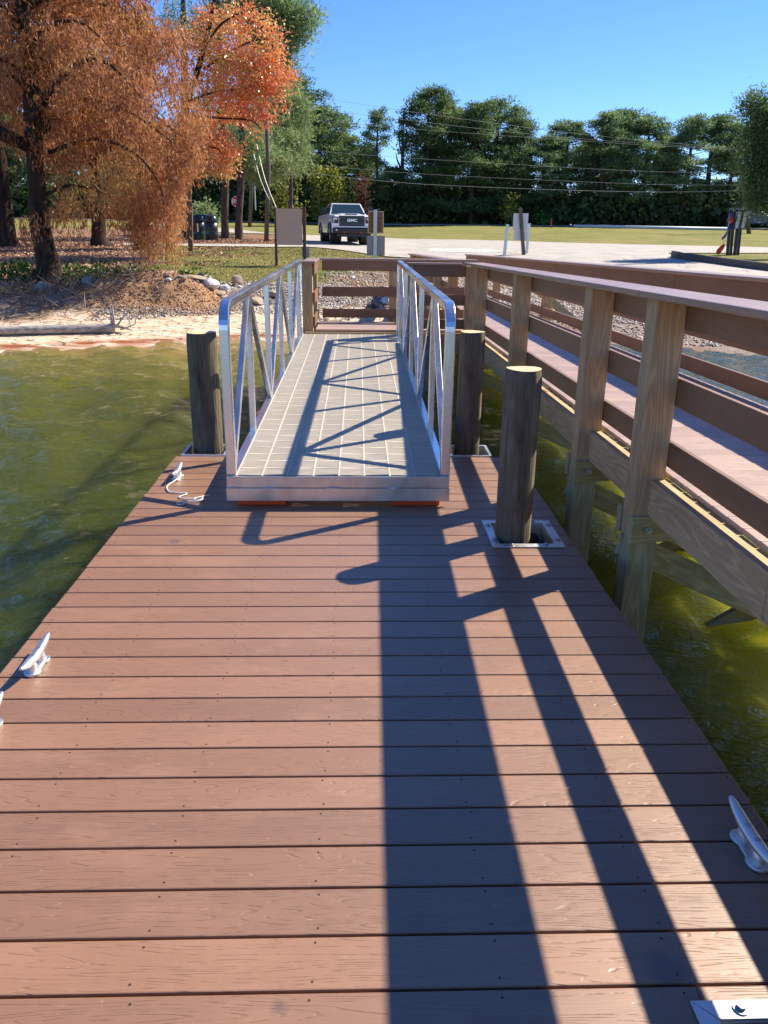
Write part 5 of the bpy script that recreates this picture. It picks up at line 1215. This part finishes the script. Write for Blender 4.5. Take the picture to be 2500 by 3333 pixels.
q = MB(); q.hexa([(-.95, 1.32, 1.43), (.95, 1.32, 1.43), (.95, 3.85, 1.43), (-.95, 3.85, 1.43), (-.75, 2.02, 1.98), (.75, 2.02, 1.98), (.75, 3.65, 1.98), (-.75, 3.65, 1.98)]); lpart('cabin', q, 'carwhite', bevel=.03)
q = MB(); q.hexa([(-.86, 1.325, 1.45), (.86, 1.325, 1.45), (.86, 1.36, 1.45), (-.86, 1.36, 1.45), (-.70, 1.93, 1.94), (.70, 1.93, 1.94), (.70, 1.97, 1.94), (-.70, 1.97, 1.94)]); lpart('windscreen', q, 'glass', bevel=.004)
for s_ in (-1, 1):
    q = MB(); pl = [(1.62, 1.47), (2.12, 1.9), (2.72, 1.92), (2.72, 1.47)]; 
    def sx_(z): return s_ * (.958 - (z - 1.43) * .36)
    q.add([(sx_(z), y, z) for y, z in pl] + [(sx_(z) - s_ * .03, y, z) for y, z in pl], [(0, 1, 2, 3), (7, 6, 5, 4), (0, 4, 5, 1), (1, 5, 6, 2), (2, 6, 7, 3), (3, 7, 4, 0)]); lpart('side_window', q, 'glass', bevel=0)
    q = MB(); pl = [(2.8, 1.47), (2.8, 1.92), (3.4, 1.9), (3.62, 1.47)]
    q.add([(sx_(z), y, z) for y, z in pl] + [(sx_(z) - s_ * .03, y, z) for y, z in pl], [(0, 1, 2, 3), (7, 6, 5, 4), (0, 4, 5, 1), (1, 5, 6, 2), (2, 6, 7, 3), (3, 7, 4, 0)]); lpart('side_window', q, 'glass', bevel=0)
    q = MB(); q.box(*(sorted((s_ * 1.08, s_ * 1.32))[0], 1.5, 1.42, sorted((s_ * 1.08, s_ * 1.32))[1], 1.6, 1.78)); q.bar((s_ * .97, 1.55, 1.5), (s_ * 1.1, 1.55, 1.5), .05, .08); mo = lpart('wing_mirror', q, 'trim', bevel=.02)
    # lamps
    q = MB(); q.box(min(s_ * .68, s_ * .985), -.055, 1.0, max(s_ * .68, s_ * .985), .1, 1.3); lpart('headlight', q, 'trim', bevel=.02)
    q = MB(); q.box(min(s_ * .74, s_ * .94), -.07, 1.16, max(s_ * .74, s_ * .94), -.05, 1.26); q.box(min(s_ * .9, s_ * .94), -.07, 1.02, max(s_ * .9, s_ * .94), -.05, 1.15); lpart('headlight_lens', q, 'lamp', bevel=.004)
    for yy in (.72, 4.78):
        q = MB(); pts = [(s_ * 1.035, yy + .56 * math.cos(R(a)), .5 + .53 * math.sin(R(a))) for a in range(0, 181, 15)]; q.tube(pts, .05, 6, flat=.8); lpart('wheel_arch', q, 'trim', bevel=0, smooth=True)
        q = MB(); q.tube([(s_ * .72, yy, .46), (s_ * .73, yy, .46), (s_ * 1.0, yy, .46), (s_ * 1.02, yy, .46)], [.40, .46, .46, .42], 28); wh = lpart('tyre', q, 'tyre', bevel=.01)
        q = MB(); q.tube([(s_ * 1.0, yy, .46), (s_ * 1.03, yy, .46)], [.27, .25], 20); q.tube([(s_ * 1.02, yy, .46), (s_ * 1.05, yy, .46)], [.07, .06], 10); q.build('rim', M['rim'], wh, world=False, bevel=.005)
        q = MB(); q.tube([(s_ * .5, yy, .5), (s_ * .985, yy, .5)], .52, 24); lpart('wheel_well', q, 'black', bevel=0)
q = MB(); q.box(-.64, -.07, .86, .64, .1, 1.36)
lpart('grille', q, 'trim', bevel=.03)
for z in (.94, 1.02, 1.24, 1.31):
    q = MB(); q.box(-.6, -.082, z - .012, .6, -.069, z + .012); lpart('grille_bar', q, 'rim', bevel=.003)
q = MB(); q.box(-.30, -.088, 1.065, .30, -.069, 1.205); lpart('badge_plate', q, 'trim', bevel=.005)
cu = text('GMC', (0, -.1, 1.135), .17, 'chrome', tk, 'grille_lettering', bold=.006, sx=1.35)
q = MB(); q.box(-.98, -.2, .52, .98, .1, .80); lpart('front_bumper', q, 'trim', bevel=.06)
q = MB(); q.box(-.9, -.1, .80, .9, .06, .865); lpart('bumper_top', q, 'carwhite', bevel=.015)
q = MB(); q.box(-.75, -.06, .36, .75, .3, .53); lpart('skid_plate', q, 'trim', bevel=.03)
q = MB(); q.box(-.95, .3, .42, .95, 5.5, .56); lpart('chassis', q, 'black', bevel=.02)
for s_ in (-1, 1):
    q = MB(); q.box(s_ * .42 - .025, -.24, .52, s_ * .42 + .025, -.19, .62); lpart('tow_hook', q, 'redhook', bevel=.01)
    q = MB(); q.tube([(s_ * .8, -.205, .68), (s_ * .8, -.215, .68)], .045, 12); lpart('fog_lamp', q, 'lamp', bevel=0)
q = MB(); 
for x_ in (-.3, 0, .3): q.box(x_ - .06, 2.03, 1.985, x_ + .06, 2.1, 2.005)
lpart('roof_marker_lights', q, 'trim', bevel=.004)
tk.location = (p.x, p.y - .7, gz(p.x, p.y) + .03); tk.rotation_euler.z = R(9); tk.scale = (.93, .93, .93)
# dark car far right on the far road
cr = bpy.data.objects.new('parked_car', None); COL.objects.link(cr); tag(cr, 'dark blue car parked under the trees at the far right', 'car')
prof = [(-2.25, .35), (2.2, .35), (2.25, .75), (2.05, .95), (1.1, 1.05), (.35, 1.55), (-1.6, 1.62), (-2.15, 1.1), (-2.28, .8)]
q = MB(); q.prism(prof, 'y', -.88, .88); q.build('body', M['carblue'], cr, world=False, bevel=.07)
q = MB(); q.prism([(.95, 1.06), (.36, 1.48), (-1.5, 1.54), (-1.95, 1.1)], 'y', -.895, .895); q.build('windows', M['glass'], cr, world=False, bevel=.01)
q = MB(); q.prism([(-.35, 1.05), (-.25, 1.05), (-.25, 1.55), (-.35, 1.55)], 'y', -.90, .90); q.build('door_pillar', M['carblue'], cr, world=False)
for x_ in (-1.4, 1.35):
    for s_ in (-1, 1):
        q = MB(); q.tube([(x_, s_ * .7, .34), (x_, s_ * .92, .34)], .34, 20); wh = q.build('tyre', M['tyre'], cr, world=False, bevel=.01)
        q = MB(); q.tube([(x_, s_ * .9, .34), (x_, s_ * .935, .34)], .21, 14); q.build('rim', M['rim'], wh, world=False)
q = MB(); q.box(2.18, -.8, .68, 2.27, -.4, .82); q.build('headlight', M['lamp'], cr, world=False, bevel=.01)
Yc = 76; cx_ = atY(2447, 750, Yc); cr.location = (cx_.x, Yc, gz(cx_.x, Yc) + .06); cr.rotation_euler.z = R(-22)
